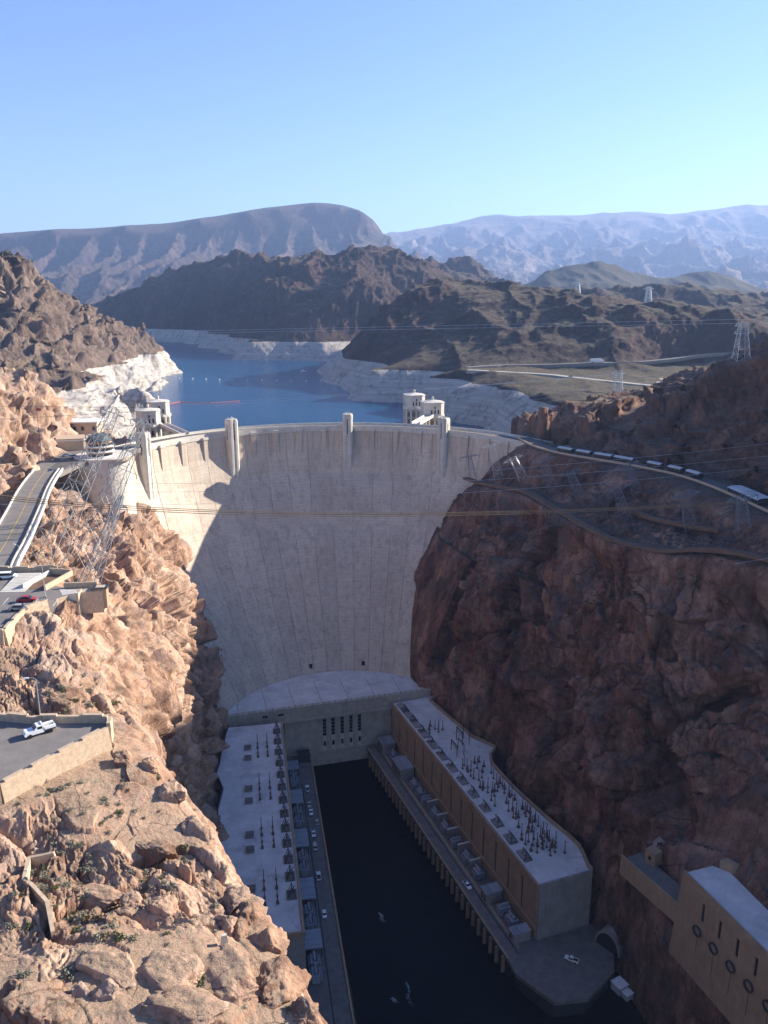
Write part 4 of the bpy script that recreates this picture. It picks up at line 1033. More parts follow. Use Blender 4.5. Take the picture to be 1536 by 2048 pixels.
for k in range(7): MB().box(9 + 16 * k, 9.35 + 16 * k, 2.0, 22 + 9 * math.sin(math.pi * (k + .5) / 7), HC - .597, HC - .55).build('roof_joint', M['grey_wall'], pc_)
for k in range(2): MB().box(22 + 9 * k, 25 + 9 * k, -1.25, -1.203, HC - 3.5, HC - 2.2).build('vent', M['glass'], pc_)
# two gallery doors on the dam face over the roof
for i, th in enumerate((110.5, 84.5)):
    x, y, _ = dam_pt(th, -136, 0.6)
    o = thing('doorway_shelter', ('left' if i == 0 else 'right') + ' small dark doorway where the dam face meets the white roof', 'doorway', (x, y, -141), 0, 'doorways on the dam foot')
    MB().box(-1.2, 1.2, -1.2, 1.0, 0, 2.6).build('wall', M['concrete'], o)
    MB().box(-1.0, 1.0, -1.3, -1.2, 2.8, 5.6).build('door', M['glass'], o)
    MB().box(-1.5, 1.5, -1.6, 1.0, 2.6, 2.9).build('slab', M['grey_wall'], o)

# ------------------------------------------------------------------ river decks
def local_thing(name, label, cat, kind_o, rz): return thing(name, label, cat, kind_o, rz)
dk = thing('river_deck', 'right river deck carried on concrete piers over the black water', 'deck', (5, 424.8, -186), RZ_R)
MB().prism([(-2, -15.4), (162, -15.0), (173, -16), (190, -9), (193, 4), (186, 21), (172, 30), (161.6, 27), (161.6, 0.9), (-2, 0.9)], 13.9, 15.6).build('slab', M['deck'], dk)
MB().box(-2, 165, -10.3, -9.7, 15.602, 15.64).build('rail_slot', M['dark_metal'], dk)
MB().box(-2, 166, -15.5, -14.8, 15.602, 16.1).build('edge_kerb', M['tan_wall'], dk)
MB().box(-2, 162, -8.8, -7.6, 15.602, 15.65).build('walkway', M['tan_wall'], dk)
for k in range(31):
    x = 3 + 5.3 * k
    MB().box(x - .45, x + .45, -15.9, -14.6, 4, 13.897).build('pier', M['tan_wall'], dk)
MB().box(-2, 165, -14.59, -13.6, 0, 13.897).build('quay_wall', M['dark_metal'], dk)
MB().prism([(160, -13), (172, -14), (188, -8), (191, 4), (184, 20), (170, 29), (160, 26)], 0, 13.897).build('quay_base', M['dark_metal'], dk)
dl = thing('river_deck', 'left ramp deck beside the left powerhouse wing with a line of parked cars', 'deck', (-56.9, 403.1, -186), RZ_L)
MB().prism([(-8, 0.1), (240, 0.1), (240, 16.1), (-2, 15.9), (-6, 14)], 10, 15.2).build('slab', M['deck'], dl)
MB().box(-8, 240, 15.4, 16.2, 15.202, 16.0).build('edge_kerb', M['tan_wall'], dl)
MB().box(20, 190, 8.4, 9.0, 15.202, 15.25).build('rail_slot', M['dark_metal'], dl)
MB().box(-6, 240, 15.0, 16.0, 0, 9.997).build('quay_wall', M['grey_wall'], dl)
MB().box(-7.5, -1.5, 8, 15, 15.202, 19.8).build('tunnel_box', M['dark_metal'], dl)

# ------------------------------------------------------------------ roads and lots
ORD = ['first', 'second', 'third', 'fourth', 'fifth', 'sixth', 'seventh', 'eighth', 'ninth', 'tenth', 'eleventh', 'twelfth', 'thirteenth', 'fourteenth', 'fifteenth', 'sixteenth']
def ribbon(name, pts, w, mat, kind='structure', t=0.5, lift=0.0):
    """flat road strip of real thickness along a polyline (x, y, z)"""
    P = np.array(pts, float)
    s = np.concatenate([[0], np.cumsum(np.linalg.norm(np.diff(P[:, :2], axis=0), axis=1))])
    xs = np.linspace(0, s[-1], max(4, int(s[-1] / 6)))
    Q = pchip(s, P, xs)
    T = np.gradient(Q[:, :2], axis=0); T /= np.linalg.norm(T, axis=1)[:, None]
    N = np.stack([-T[:, 1], T[:, 0]], -1)
    m = MB(); vs_ = []
    for q, n in zip(Q, N):
        for o, dz in ((-w / 2, 0), (w / 2, 0), (w / 2, -t), (-w / 2, -t)):
            vs_.append((q[0] + n[0] * o, q[1] + n[1] * o, q[2] + dz + lift))
    k = len(Q)
    fs = [(i * 4 + a, i * 4 + (a + 1) % 4, (i + 1) * 4 + (a + 1) % 4, (i + 1) * 4 + a) for i in range(k - 1) for a in range(4)]
    fs += [(3, 2, 1, 0), (k * 4 - 4, k * 4 - 3, k * 4 - 2, k * 4 - 1)]
    m.add(vs_, fs)
    o = m.build(name, mat)
    if kind: o['kind'] = kind
    return o, Q, N
def offset_line(Q, N, o, dz=0.0): return [(q[0] + n[0] * o, q[1] + n[1] * o, q[2] + dz) for q, n in zip(Q, N)]
def slab(name, poly, z0, z1, mat):
    o = MB().prism(poly, z0, z1).build(name, mat); o['kind'] = 'structure'; return o

# truck lot with stone walls
LOT = [(-110, 108), (-80, 110.5), (-65.3, 119.5), (-59.6, 128.7), (-53.3, 138.3), (-54.0, 141.0), (-63.2, 140.9), (-75.3, 141.6), (-110, 146)]
slab('parking_lot', LOT, 1.0, 5.0, M['asphalt'])
def stone_wall(label, line, z0, z1, th=0.6, batter=0.0, step=0.35, course=0.45, name='stone_wall'):
    """wall of separate rough courses: every course a part; the top steps like merlons"""
    w = thing(name, label, 'wall', (line[0][0], line[0][1], z0))
    ox, oy = line[0]
    nC = max(2, int(round((z1 - z0) / course))); hC = (z1 - z0) / nC
    for c in range(nC):
        m = MB()
        for (ax, ay), (bx, by) in zip(line[:-1], line[1:]):
            d = Vector((bx - ax, by - ay, 0)); L = d.length; d.normalize(); n = Vector((d.y, -d.x, 0))
            zc = z0 + c * hC
            o = batter * (nC - 1 - c) / nC + random.uniform(-.05, .05)
            q = [(ax - ox, ay - oy), (bx - ox, by - oy)]
            pts = [(q[0][0] + n.x * (o + th / 2), q[0][1] + n.y * (o + th / 2)), (q[1][0] + n.x * (o + th / 2), q[1][1] + n.y * (o + th / 2)), (q[1][0] - n.x * th / 2, q[1][1] - n.y * th / 2), (q[0][0] - n.x * th / 2, q[0][1] - n.y * th / 2)]
            m.prism(pts, c * hC + .02, (c + 1) * hC)
        m.build('course', M['stone_wall'], w)
    if step:
        for (ax, ay), (bx, by) in zip(line[:-1], line[1:]):
            d = Vector((bx - ax, by - ay, 0)); L = d.length; d.normalize(); n = Vector((d.y, -d.x, 0))
            k = 0.8
            while k < L - 3:
                l = min(random.uniform(3.2, 4.6), L - k)
                a = Vector((ax - ox, ay - oy, 0)) + d * k; b = a + d * l
                pts = [tuple((a + n * th * .56)[:2]), tuple((b + n * th * .56)[:2]), tuple((b - n * th * .56)[:2]), tuple((a - n * th * .56)[:2])]
                MB().prism(pts, z1 - z0, z1 - z0 + step).build('merlon', M['stone_wall'], w)
                k += l + 1.6
    return w
stone_wall('tall battered stone retaining wall along the front of the truck lot', [(-100, 109.3), (-80, 110.5), (-65.3, 119.5), (-59.6, 128.7), (-53.3, 138.3)], -3.0, 5.7, 0.7, 1.5)
stone_wall('low stone wall with stepped top along the back of the truck lot', [(-54.2, 141.2), (-63.2, 141.2), (-68.9, 140.9), (-75.3, 142.0), (-110, 146.3)], 3.0, 6.5, 0.7)
stone_wall('short stone wall closing the pointed end of the truck lot', [(-53.1, 138.5), (-53.6, 141.2)], 2.0, 6.4, 0.7, step=0)

# car lot
CL = [(-150, 168), (-108, 165.5), (-87.2, 170.0), (-88.6, 183.0), (-85.3, 189.0), (-80.5, 196.0), (-84, 199.2), (-88, 201.5), (-92.5, 213.4), (-104, 211.5), (-150, 214)]
slab('parking_lot', CL, 7.0, 11.5, M['asphalt'])
stone_wall('stone retaining wall below the front of the car lot', [(-120, 164), (-108, 165.3), (-87.0, 169.8), (-88.2, 183.0), (-85.0, 189.2)], 6.0, 12.2, 0.6, 0.9)
stone_wall('dark stepped stone wall at the back of the car lot', [(-92.0, 213.8), (-98.4, 212.0), (-104, 211.9), (-124, 213.5)], 8.5, 13.0, 0.6)
stone_wall('low wall beside the sunken court and lookout path', [(-84.6, 199.6), (-76.2, 200.6)], 8.5, 12.9, 0.5, step=0)
# stepped terrace and sunken court
ct = thing('stepped_terrace', 'flight of broad shallow steps beside the sunken court in the car lot', 'steps', (-97.5, 203, 11.5), R(4))
for k in range(12):
    MB().box(-3.2, 3.2, -6.6 + k * 1.1, -5.55 + k * 1.1, 0.004 , 0.06 + 0.06 * k).build('step', M['pale_concrete'], ct)
cw = thing('sunken_court', 'open walled court with pale rim next to the broad steps', 'court', (-90.5, 204, 11.5), R(-12))
MB().box(-3.4, 2.8, -6, 6, 0.006, 0.03).build('floor', M['track_earth'], cw)
MB().box(-3.8, -3.4, -6, 6, 0.003, 1.3).build('wall', M['pale_concrete'], cw)
MB().box(-3.8, 2.8, 6.0, 6.4, 0.003, 1.7).build('wall', M['stone_wall'], cw)
MB().box(2.8, 3.2, -6, 6.4, 0.003, 1.5).build('wall', M['stone_wall'], cw)
for k in range(9):
    o = MB().box(-.06, .06, -2.4, 2.4, 0, .012).build('bay_line', M['white_paint']); o.location = (-103.5 + 2.6 * k, 190.5 - .2 * k, 11.504); o.rotation_euler = (0, 0, R(8)); o['kind'] = 'structure'
# smooth concrete wing wall and lookout box
ww = thing('wing_wall', 'smooth fan shaped concrete slope wall below the lookout box', 'wall', (-80, 197, 0))
MB().prism([(-5.8, -3.8), (0.4, -2.2), (0.4, -0.5), (-7.4, 2.6)], [-3, -7, -7, 2], [11.2, 11.9, 11.9, 11.4]).build('slope', M['pale_concrete'], ww)
MB().prism([(0.41, -2.6), (0.95, -2.6), (0.95, 0.2), (0.41, 0.2)], [-8] * 4, [11.6, 11.9, 12.2, 12.2]).build('edge_rib', M['buff_wall'], ww)
lk = thing('lookout_box', 'small dark roofed lookout box at the tip of the walled path', 'lookout', (-74.6, 198.6, 9.6), R(6))
MB().box(-1.7, 1.6, -1.2, 1.3, -3, 2.4).build('wall', M['tan_wall'], lk)
MB().box(-2.0, 1.9, -1.5, 1.6, 2.4, 2.65).build('roof', M['dark_metal'], lk)
MB().box(-1.2, 1.0, -.9, 1.0, 2.652, 2.75).build('roof_hatch', M['buff_wall'], lk)
pth = slab('path', [(-85.2, 189.4), (-80.3, 195.8), (-73.8, 197.4), (-73.8, 199.6), (-84.0, 199.0)], 5.5, 11.49, M['stone_wall'])

# viaduct road at the left, running down to the dam plaza
vr, vQ, vN = ribbon('road', [(-112, 216, 4.0), (-121, 232, 3.7), (-132, 268, 3.4), (-145.5, 312, 3.2), (-158.5, 352, 2.6), (-168, 385, 1.9), (-172, 400, 1.4)], 12.5, M['asphalt'], t=1.2)
for nm, o, lab in (('guard_wall', -5.9, 'white concrete guard wall on the canyon side of the sunlit left road'), ('guard_wall', 6.0, 'white concrete guard wall on the hill side of the sunlit left road'), ('guard_rail', -7.7, 'outer white rail along the canyon edge of the left road')):
    ln = offset_line(vQ, vN, o)
    w = thing(nm, lab, 'guard wall', ln[0])
    for a, b in zip(ln[:-1], ln[1:]):
        m = MB(); a = Vector(a) - Vector(ln[0]); b = Vector(b) - Vector(ln[0]); e = (b - a).normalized() * 0.06
        m.beam(a + e + Vector((0, 0, .45)), b - e + Vector((0, 0, .45)), 0.42, 0.95)
        m.build('wall_panel', M['white_paint'] if nm == 'guard_rail' else M['pale_concrete'], w)
slk = ribbon('pavement', offset_line(vQ, vN, -6.95, -0.05), 1.5, M['pale_concrete'], t=0.9)
yl = ribbon('road_marking', offset_line(vQ, vN, 0.2), 0.22, M['yellow_line'], t=0.03, lift=0.034)
for k in range(6):
    i = int((k + .8) * len(vQ) / 6.6); q = vQ[i]
    MB_ = MB().box(-0.8, 0.8, -5.2, 5.2, -16, -1.25)
    o = MB_.build('viaduct_pier', M['concrete']); o.location = (q[0], q[1], q[2]); o.rotation_euler = (0, 0, R(16))
    tag(o, '%s concrete pier from the car lot under the left road viaduct' % ORD[k], 'pier', 'piers of the left road')
slab('plaza', [(-172, 396), (-164, 396), (-163, 421), (-152, 441), (-146, 458), (-141, 478), (-150, 482), (-168, 470), (-188, 492), (-200, 505), (-192, 470), (-184, 452), (-184, 396)], -1.6, 0.9, M['asphalt'])
slab('roadway', [(-172.5, 396), (-165, 396), (-166, 415), (-163, 432), (-155, 448), (-148, 462), (-153, 466), (-166, 450), (-176, 425)], 0.902, 0.93, M['road'])
# curved bastion below the visitor building
bs = thing('bastion', 'smooth rounded concrete bastion wall at the left end of the dam', 'retaining wall', (-157, 441, -60))
MB().lathe([(15.4, 0), (15.2, 60.4)], n=48).build('drum', M['pale_concrete'], bs, smooth=False)
MB().lathe([(15.6, 60.4), (15.6, 61.6), (15.0, 61.6)], n=48).build('rim', M['pale_concrete'], bs)
MB().prism([(-28, -18), (-14.0, -8.5), (-8, 4), (-26, 6)], 30, 60.8).build('flank_wall', M['tan_wall'], bs)
MB().box(-4.6, -1.6, -15.3, -15.05, 32, 38).build('panel_mark', M['buff_wall'], bs)
vb = thing('visitor_building', 'round orange visitor building with green copper dome and open terraces', 'building', (-158.0, 438.5, 1.0), R(-20))
MB().lathe([(6.7, 0), (6.7, 9.0)], n=28).build('wall', M['orange_wall'], vb)
for k, z in enumerate((1.0, 3.8, 6.6)):
    m = MB()
    n = 12; vs_ = []
    for i in range(n + 1):
        a = R(-110 + 150 * i / n)
        for r_, zz_ in ((6.4, z), (6.76, z), (6.76, z + 1.5), (6.4, z + 1.5)): vs_.append((r_ * math.cos(a), r_ * math.sin(a), zz_))
    m.add(vs_, [(i * 4 + c, i * 4 + (c + 1) % 4, (i + 1) * 4 + (c + 1) % 4, (i + 1) * 4 + c) for i in range(n) for c in range(4)] + [(0, 1, 2, 3), (n * 4 + 3, n * 4 + 2, n * 4 + 1, n * 4)])
    m.build('window_band', M['glass'], vb)
    m = MB(); vs_ = []
    for i in range(n + 1):
        a = R(-115 + 160 * i / n)
        for r_, zz_ in ((6.75, z - .5), (8.0, z - .5), (8.0, z + .1), (6.75, z + .1)): vs_.append((r_ * math.cos(a), r_ * math.sin(a), zz_))
    m.add(vs_, [(i * 4 + c, i * 4 + (c + 1) % 4, (i + 1) * 4 + (c + 1) % 4, (i + 1) * 4 + c) for i in range(n) for c in range(4)] + [(0, 1, 2, 3), (n * 4 + 3, n * 4 + 2, n * 4 + 1, n * 4)])
    m.build('balcony', M['white_paint'], vb)
MB().lathe([(7.1, 9.0), (7.1, 9.6), (6.4, 9.7), (6.1, 10.6), (4.6, 12.0), (2.4, 12.9), (0.4, 13.2)], n=28).build('dome', M['copper_roof'], vb)
MB().lathe([(9.8, -1.0), (9.8, 0.25), (9.3, 0.25)], cx=8.5, cy_=2, n=24).build('terrace', M['buff_wall'], vb)
sb = thing('snack_pavilion', 'flat roofed buff pavilion with a rounded corner behind the visitor building', 'building', (-182, 463, 1.0), R(14))
pl = [(-8, -6), (5, -6)] + [(5 + 4 * math.sin(R(a)), -2 - 4 * math.cos(R(a))) for a in (20, 45, 70, 90)] + [(9, 8), (-8, 8)]
MB().prism(pl, 0, 6.2).build('wall', M['buff_wall'], sb)
MB().prism([(x * 1.06, y * 1.06) for x, y in pl], 6.2, 6.9).build('roof', M['stone_wall'], sb)
MB().prism([(x * 1.075, y * 1.075) for x, y in pl], 5.7, 6.198).build('fascia', M['white_paint'], sb)
wb = thing('low_building', 'low building with bright white flat roof beside the pale rock shore', 'building', (-192, 509, 3.0), R(2))
MB().box(-12, 10, -6, 7, 0, 7.4).build('wall', M['buff_wall'], wb)
MB().prism([(-13, -9), (11, -7), (11, 8), (-13, 8)], 7.4, 8.2).build('roof', M['white_paint'], wb)
for x in (-4, 1, 8): MB().box(x - .9, x + .9, -6.1, -6.0, 2.5, 5.0).build('window', M['glass'], wb)
fp = thing('flagpole', 'tall thin flagpole with a red flag before the lit rock cut', 'flagpole', (-183, 421, 0.9))
MB().tube([(0, 0, 0), (0, 0, 31)], [.2, .08], 8).build('pole', M['dark_metal'], fp)
MB().add([(0.1, 0, 28), (2.2, .4, 27.8), (2.2, .45, 29.2), (0.1, 0.05, 29.5)], [(0, 1, 2, 3)]).build('flag', M['red_paint'], fp)

# ------------------------------------------------------------------ vehicles
def wheel_mb(x, y, r, w):
    m = MB(); n = 12; vs_ = []
    for yy in (y - w / 2, y + w / 2):
        for k in range(n): vs_.append((x + r * math.cos(2 * math.pi * k / n), yy, r + r * math.sin(2 * math.pi * k / n)))
    m.add(vs_, [tuple(range(n)), tuple(range(2 * n - 1, n - 1, -1))] + [(k, (k + 1) % n, n + (k + 1) % n, n + k) for k in range(n)])
    return m
def extrude_profile(prof, w, taper=0.0):
    """side profile (x, z) extruded over the width; upper points pulled in"""
    n = len(prof); zm = max(p[1] for p in prof)
    m = MB()
    L = [(x, -w / 2 + taper * max(0, z - 0.9), z) for x, z in prof]; R_ = [(x, w / 2 - taper * max(0, z - 0.9), z) for x, z in prof]
    m.add(L + R_, [tuple(range(n)), tuple(range(2 * n - 1, n - 1, -1))] + [(k, (k + 1) % n, n + (k + 1) % n, n + k) for k in range(n)])
    return m
def car(label, loc, rz, paint, kind='sedan', group=None, name='parked_car', cat='car'):
    t = thing(name, label, cat, loc, rz, group)
    P = M[paint]
    if kind == 'sedan':
        L = 4.6; w = 1.8
        extrude_profile([(-2.3, .35), (2.3, .35), (2.32, .7), (1.3, .92), (-1.75, .95), (-2.3, .85)], w).build('body', P, t)
        cb = extrude_profile([(-1.7, .93), (1.2, .9), (0.45, 1.42), (-1.0, 1.44)], w * .94, .18).build('cabin', M['glass'], t)
        extrude_profile([(-1.02, 1.445), (0.47, 1.425), (0.42, 1.48), (-.95, 1.5)], w * .76).build('roof', P, t)
        ws = [(1.4, .32), (-1.4, .32)]
    elif kind == 'van':
        w = 1.95
        extrude_profile([(-2.4, .4), (2.4, .4), (2.45, .85), (1.7, 1.1), (-2.45, 1.1)], w).build('body', P, t)
        extrude_profile([(-2.42, 1.1), (1.65, 1.1), (0.95, 1.75), (-2.35, 1.78)], w * .95, .1).build('cabin', M['glass'], t)
        extrude_profile([(-2.38, 1.785), (0.98, 1.755), (0.9, 1.85), (-2.3, 1.88)], w * .84).build('roof', P, t)
        ws = [(1.5, .36), (-1.5, .36)]
    else:                                     # pickup
        w = 1.95
        extrude_profile([(-2.8, .55), (2.7, .55), (2.75, 1.0), (1.35, 1.18), (0.55, 1.2), (-2.8, 1.2)], w).build('body', P, t)
        extrude_profile([(-0.75, 1.2), (1.25, 1.17), (0.7, 1.85), (-.65, 1.88)], w * .94, .1).build('cabin', M['glass'], t)
        extrude_profile([(-.7, 1.885), (0.72, 1.855), (0.68, 1.93), (-.66, 1.95)], w * .82).build('roof', P, t)
        MB().box(-2.65, -0.85, -w / 2 + .12, w / 2 - .12, 1.202, 1.21).build('bed', M['dark_metal'], t)
        for s_ in (-1, 1): MB().box(-2.75, -0.8, s_ * (w / 2 - .06) - .05, s_ * (w / 2 - .06) + .05, 1.202, 1.5).build('bed_side', P, t)
        ws = [(1.75, .4), (-1.7, .4)]
    for x, r in ws:
        for s_ in (-1, 1): wheel_mb(x, s_ * (w / 2 - .06), r, .24).build('wheel', M['tyre'], t)
    for s_ in (-1, 1):
        x = {'sedan': 2.3, 'van': 2.42, 'pickup': 2.72}[kind]
        MB().box(x - .03, x + .05, s_ * .62 - .16, s_ * .62 + .16, .66, .82).build('headlight', M['silver_paint'], t)
    return t
# white service truck on the lower lot
tk = thing('service_truck', 'white pickup truck with utility bed parked on the lower stone walled lot', 'truck', (-65.9, 137.0, 5.0), R(218))
extrude_profile([(0.4, .55), (2.75, .55), (2.8, 1.05), (2.5, 1.28), (1.1, 1.35), (0.4, 1.35)], 1.9).build('hood', M['white_paint'], tk)
extrude_profile([(-0.75, .55), (0.55, .55), (1.0, 1.33), (0.45, 2.0), (-.75, 2.03)], 1.92, .08).build('cab', M['white_paint'], tk)
m = MB()
for s_ in (-1, 1): m.box(-.5, .35, s_ * .9 - .03, s_ * .9 + .03, 1.38, 1.86)
m.build('side_window', M['glass'], tk)['kind'] = 'stuff'
MB().add([(1.02, -.8, 1.36), (1.02, .8, 1.36), (.56, .72, 1.92), (.56, -.72, 1.92)], [(0, 1, 2, 3)]).build('windshield', M['glass'], tk)
MB().box(-2.9, -.82, -.95, .95, .62, .95).build('bed', M['dark_metal'], tk)
for s_ in (-1, 1):
    MB().box(-2.9, -.85, s_ * .8 - .2, s_ * .8 + .2, .952, 1.5).build('utility_box', M['white_paint'], tk)
MB().box(-2.95, -2.88, -1.0, 1.0, .5, 1.3).build('tailgate', M['white_paint'], tk)
MB().box(-.7, -.45, -.7, .7, 2.04, 2.2).build('light_bar', M['white_paint'], tk)
for x in (1.85, -1.9):
    for s_ in (-1, 1): wheel_mb(x, s_ * .88, .42, .28).build('wheel', M['tyre'], tk)
for s_ in (-1, 1): MB().box(2.74, 2.84, s_ * .65 - .15, s_ * .65 + .15, .85, 1.05).build('headlight', M['silver_paint'], tk)
# cars of the upper lot
car('red car parked in the upper lot with its shadow on the asphalt', (-90.3, 189.8, 11.5), R(12), 'red_paint')
car('tan car parked next to the red car in the upper lot', (-89.6, 184.0, 11.5), R(8), 'silver_paint')
car('white van parked at the left edge beside the broad steps', (-103.0, 207.0, 11.5), R(10), 'white_paint', 'van', name='parked_van', cat='van')
car('dark van half out of frame beside the white van', (-107.5, 205.0, 11.5), R(10), 'blue_paint', 'van', name='parked_van', cat='van')
# plaza cars
for i, (x, y, rz, p, lab) in enumerate([(-172, 436, 60, 'white_paint', 'white car parked nearest the rock cut on the dam plaza'), (-178.5, 428, 62, 'silver_paint', 'silver car parked beside the flagpole on the dam plaza'),
        (-177.5, 440, 62, 'blue_paint', 'dark car parked below the snack pavilion'), (-169, 398, 250, 'blue_paint', 'dark car driving in the shade where the left road meets the plaza')]):
    car(lab, (x, y, 0.94), R(rz), p, 'van' if i == 0 else 'sedan', 'cars on the dam plaza')
# left ramp deck cars
def wl(O, rz, x, y): c, s = math.cos(rz), math.sin(rz); return (O[0] + x * c - y * s, O[1] + x * s + y * c)
OL, OR = (-56.9, 403.1), (5, 424.8)
for i, (x, y, p, k) in enumerate([(25.4, 11.2, 'white_paint', 'pickup'), (39.7, 10.9, 'silver_paint', 'pickup'), (46.3, 11.3, 'white_paint', 'pickup'), (55, 13.7, 'silver_paint', 'sedan'), (63.7, 11.0, 'white_paint', 'pickup'),
        (74, 10.8, 'silver_paint', 'van'), (94.4, 10.6, 'white_paint', 'pickup'), (118.1, 10.7, 'white_paint', 'sedan')]):
    X, Y = wl(OL, RZ_L, x, y)
    col = {'white_paint': 'white', 'silver_paint': 'grey'}[p]; nm = {'pickup': 'pickup truck', 'sedan': 'car', 'van': 'van'}[k]
    car('%s %s parked on the left ramp deck, %s from the dam' % (col, nm, ORD[i]), (X, Y, -170.75), RZ_L + (math.pi if i % 3 == 0 else 0), p, k, 'vehicles parked on the left ramp deck', 'parked_' + nm.replace(' ', '_'), 'truck' if k == 'pickup' else nm)
X, Y = wl(OR, RZ_R, 123, -12.1)
car('white truck standing on the right river deck by the dark rail slot', (X, Y, -170.36), RZ_R + R(4), 'white_paint', 'pickup', None, 'parked_truck', 'truck')
car('white pickup parked alone on the wide apron below the right powerhouse', (75, 263.6, -170.38), R(150), 'white_paint', 'pickup', None, 'parked_pickup', 'truck')
# white roofed trailers parked along the right road
def trailer(label, loc, rz, L, wd=3.0):
    L *= random.uniform(.74, .9); rz += random.uniform(-.03, .03)
    t = thing('covered_trailer', label, 'trailer', loc, rz, 'white roofed trailers parked along the right road')
    MB().box(-L / 2, L / 2, -wd / 2, wd / 2, 0.7, 2.6).build('body', M['dark_metal'], t)
    m = MB(); n = 7; vs_ = []
    for x in (-L / 2 - .15, L / 2 + .15):
        for k in range(n):
            u = -1 + 2 * k / (n - 1); vs_.append((x, u * wd * .56, 3.25 - 0.7 * abs(u) ** 3))
    m.add(vs_ + [(x, y, z - .12) for x, y, z in vs_], [(k, k + 1, n + k + 1, n + k) for k in range(n - 1)] + [(2 * n + k, 3 * n + k, 3 * n + k + 1, 2 * n + k + 1) for k in range(n - 1)] + [(0, n, 3 * n, 2 * n), (n - 1, 3 * n - 1, 4 * n - 1, 2 * n - 1)])
    m.build('roof', M['trailer_roof'], t)
    for x in (-L / 2 + 1.5, L / 2 - 1.5):
        for s_ in (-1, 1): wheel_mb(x, s_ * (wd / 2 - .1), .45, .3).build('wheel', M['tyre'], t)
    m = MB()
    for k in range(int(L / 2.2)): m.box(-L / 2 + .6 + 2.2 * k, -L / 2 + 2.2 + 2.2 * k, -wd / 2 - .03, wd / 2 + .03, 1.5, 2.3)
    w_ = m.build('window', M['glass'], t); w_['kind'] = 'stuff'
    return t
TR = [(95.5, 444.8, 1.8, 11.5), (105.0, 434.0, 1.8, 11), (117.0, 424.9, 1.85, 11.5), (128.0, 415.2, 1.9, 15), (136.6, 402.6, 2, 10), (141.8, 391.8, 2, 10.5), (146.3, 381.0, 2, 10.5), (155.0, 341.0, 2.05, 13), (157.2, 327.5, 2.05, 14)]
rd, rQ, rN = ribbon('road', ROAD_E, 9.0, M['road'], t=1.0)
for i, (x, y, z, L) in enumerate(TR):
    k = int(np.argmin((rQ[:, 0] - x) ** 2 + (rQ[:, 1] - y) ** 2)); k2 = min(k + 2, len(rQ) - 1); k1 = max(k - 2, 0)
    rz = math.atan2(rQ[k2, 1] - rQ[k1, 1], rQ[k2, 0] - rQ[k1, 0])
    q = rQ[k]; n = rN[k]
    trailer('%s white roofed trailer from the dam along the shaded right road' % ORD[i], (q[0] - 0 * n[0], q[1], q[2] + .01), rz, L, 3.4 if i < 7 else 7.5)
gl = offset_line(rQ, rN, -4.6, 0.4)
w = thing('guard_wall', 'low stone guard wall along the canyon edge of the right road', 'guard wall', gl[0])
for a, b in zip(gl[:-1], gl[1:]):
    a = Vector(a) - Vector(gl[0]); b = Vector(b) - Vector(gl[0]); e = (b - a).normalized() * .08
    MB().beam(a + e, b - e, 0.5, 1.0).build('wall_panel', M['stone_wall'], w)
# the earth trail with its low bank
tr_, tQ, tN = ribbon('trail', TRAIL, 3.2, M['track_earth'], t=1.5, lift=0.9)
tw = offset_line(tQ, tN, -1.9, 0.4)
w = thing('trail_bank', 'tan retaining bank along the outer edge of the curved trail on the dark cliff', 'retaining wall', tw[0])
for a, b in zip(tw[:-1], tw[1:]):
    a = Vector(a) - Vector(tw[0]); b = Vector(b) - Vector(tw[0])
    MB().beam(a, b, 0.7, random.uniform(0.8, 1.9)).build('bank_panel', M['track_earth'], w)
# second short trail on the bench
ribbon('trail', [(112, 372, -9.6), (120, 352, -10.5), (125, 340, -9.5), (133, 328, -8.5), (139, 318, -7.2)], 2.6, M['track_earth'], t=1.5, lift=0.9)

# far roads on the peninsula, vehicles on them
from mathutils.bvhtree import BVHTree
def bvh(o):
    me = o.data
    n = len(me.vertices); co = np.empty(n * 3, np.float32); me.vertices.foreach_get('co', co)
    f = np.empty(len(me.polygons) * 4, np.int32); me.polygons.foreach_get('vertices', f)
    return BVHTree.FromPolygons(co.reshape(-1, 3).tolist(), f.reshape(-1, 4).tolist())
B_P = bvh(pen)
def on_land(line):
    out = []
    for (a, b) in zip(line[:-1], line[1:]):
        k = max(2, int(math.hypot(b[0] - a[0], b[1] - a[1]) / 14))
        out += [(a[0] + (b[0] - a[0]) * i / k, a[1] + (b[1] - a[1]) * i / k) for i in range(k)]
    out.append(line[-1][:2])
    Z = []
    for x, y in out:
        hs = [B_P.ray_cast(Vector((x + u, y + v, 200)), Vector((0, 0, -1)))[0] for u, v in ((0, 0), (0, -4), (0, 4))]
        Z.append(max(h.z for h in hs if h is not None))
    Z = np.convolve(np.pad(np.array(Z), 4, mode='edge'), np.ones(9) / 9, 'valid') + 1.2
    return [(x, y, z) for (x, y), z in zip(out, Z)]
lowr, lQ, lN = ribbon('road', on_land([(98, 950), (188, 915), (257, 860), (306, 815), (330, 780)]), 11, M['far_road'], t=4)
uppr, uQ, uN = ribbon('road', on_land([(100, 985), (150, 1012), (270, 1012), (350, 1030), (400, 1050), (560, 1060)]), 10, M['asphalt'], t=4)
def road_z(Q, x): return float(Q[np.argmin(np.abs(Q[:, 0] - x)), 2])
bt = thing('box_truck', 'white box truck driving on the far upper road', 'truck', (266, 1012, road_z(uQ, 266) + .02), R(2))
MB().box(-9, 4.5, -1.8, 1.8, .9, 4.6).build('box', M['white_paint'], bt)
MB().box(4.7, 7.5, -1.5, 1.5, .8, 3.4).build('cab', M['white_paint'], bt)
for x in (-7, -5.5, 5.8):
    for s_ in (-1, 1): wheel_mb(x, s_ * 1.5, .6, .4).build('wheel', M['tyre'], bt)
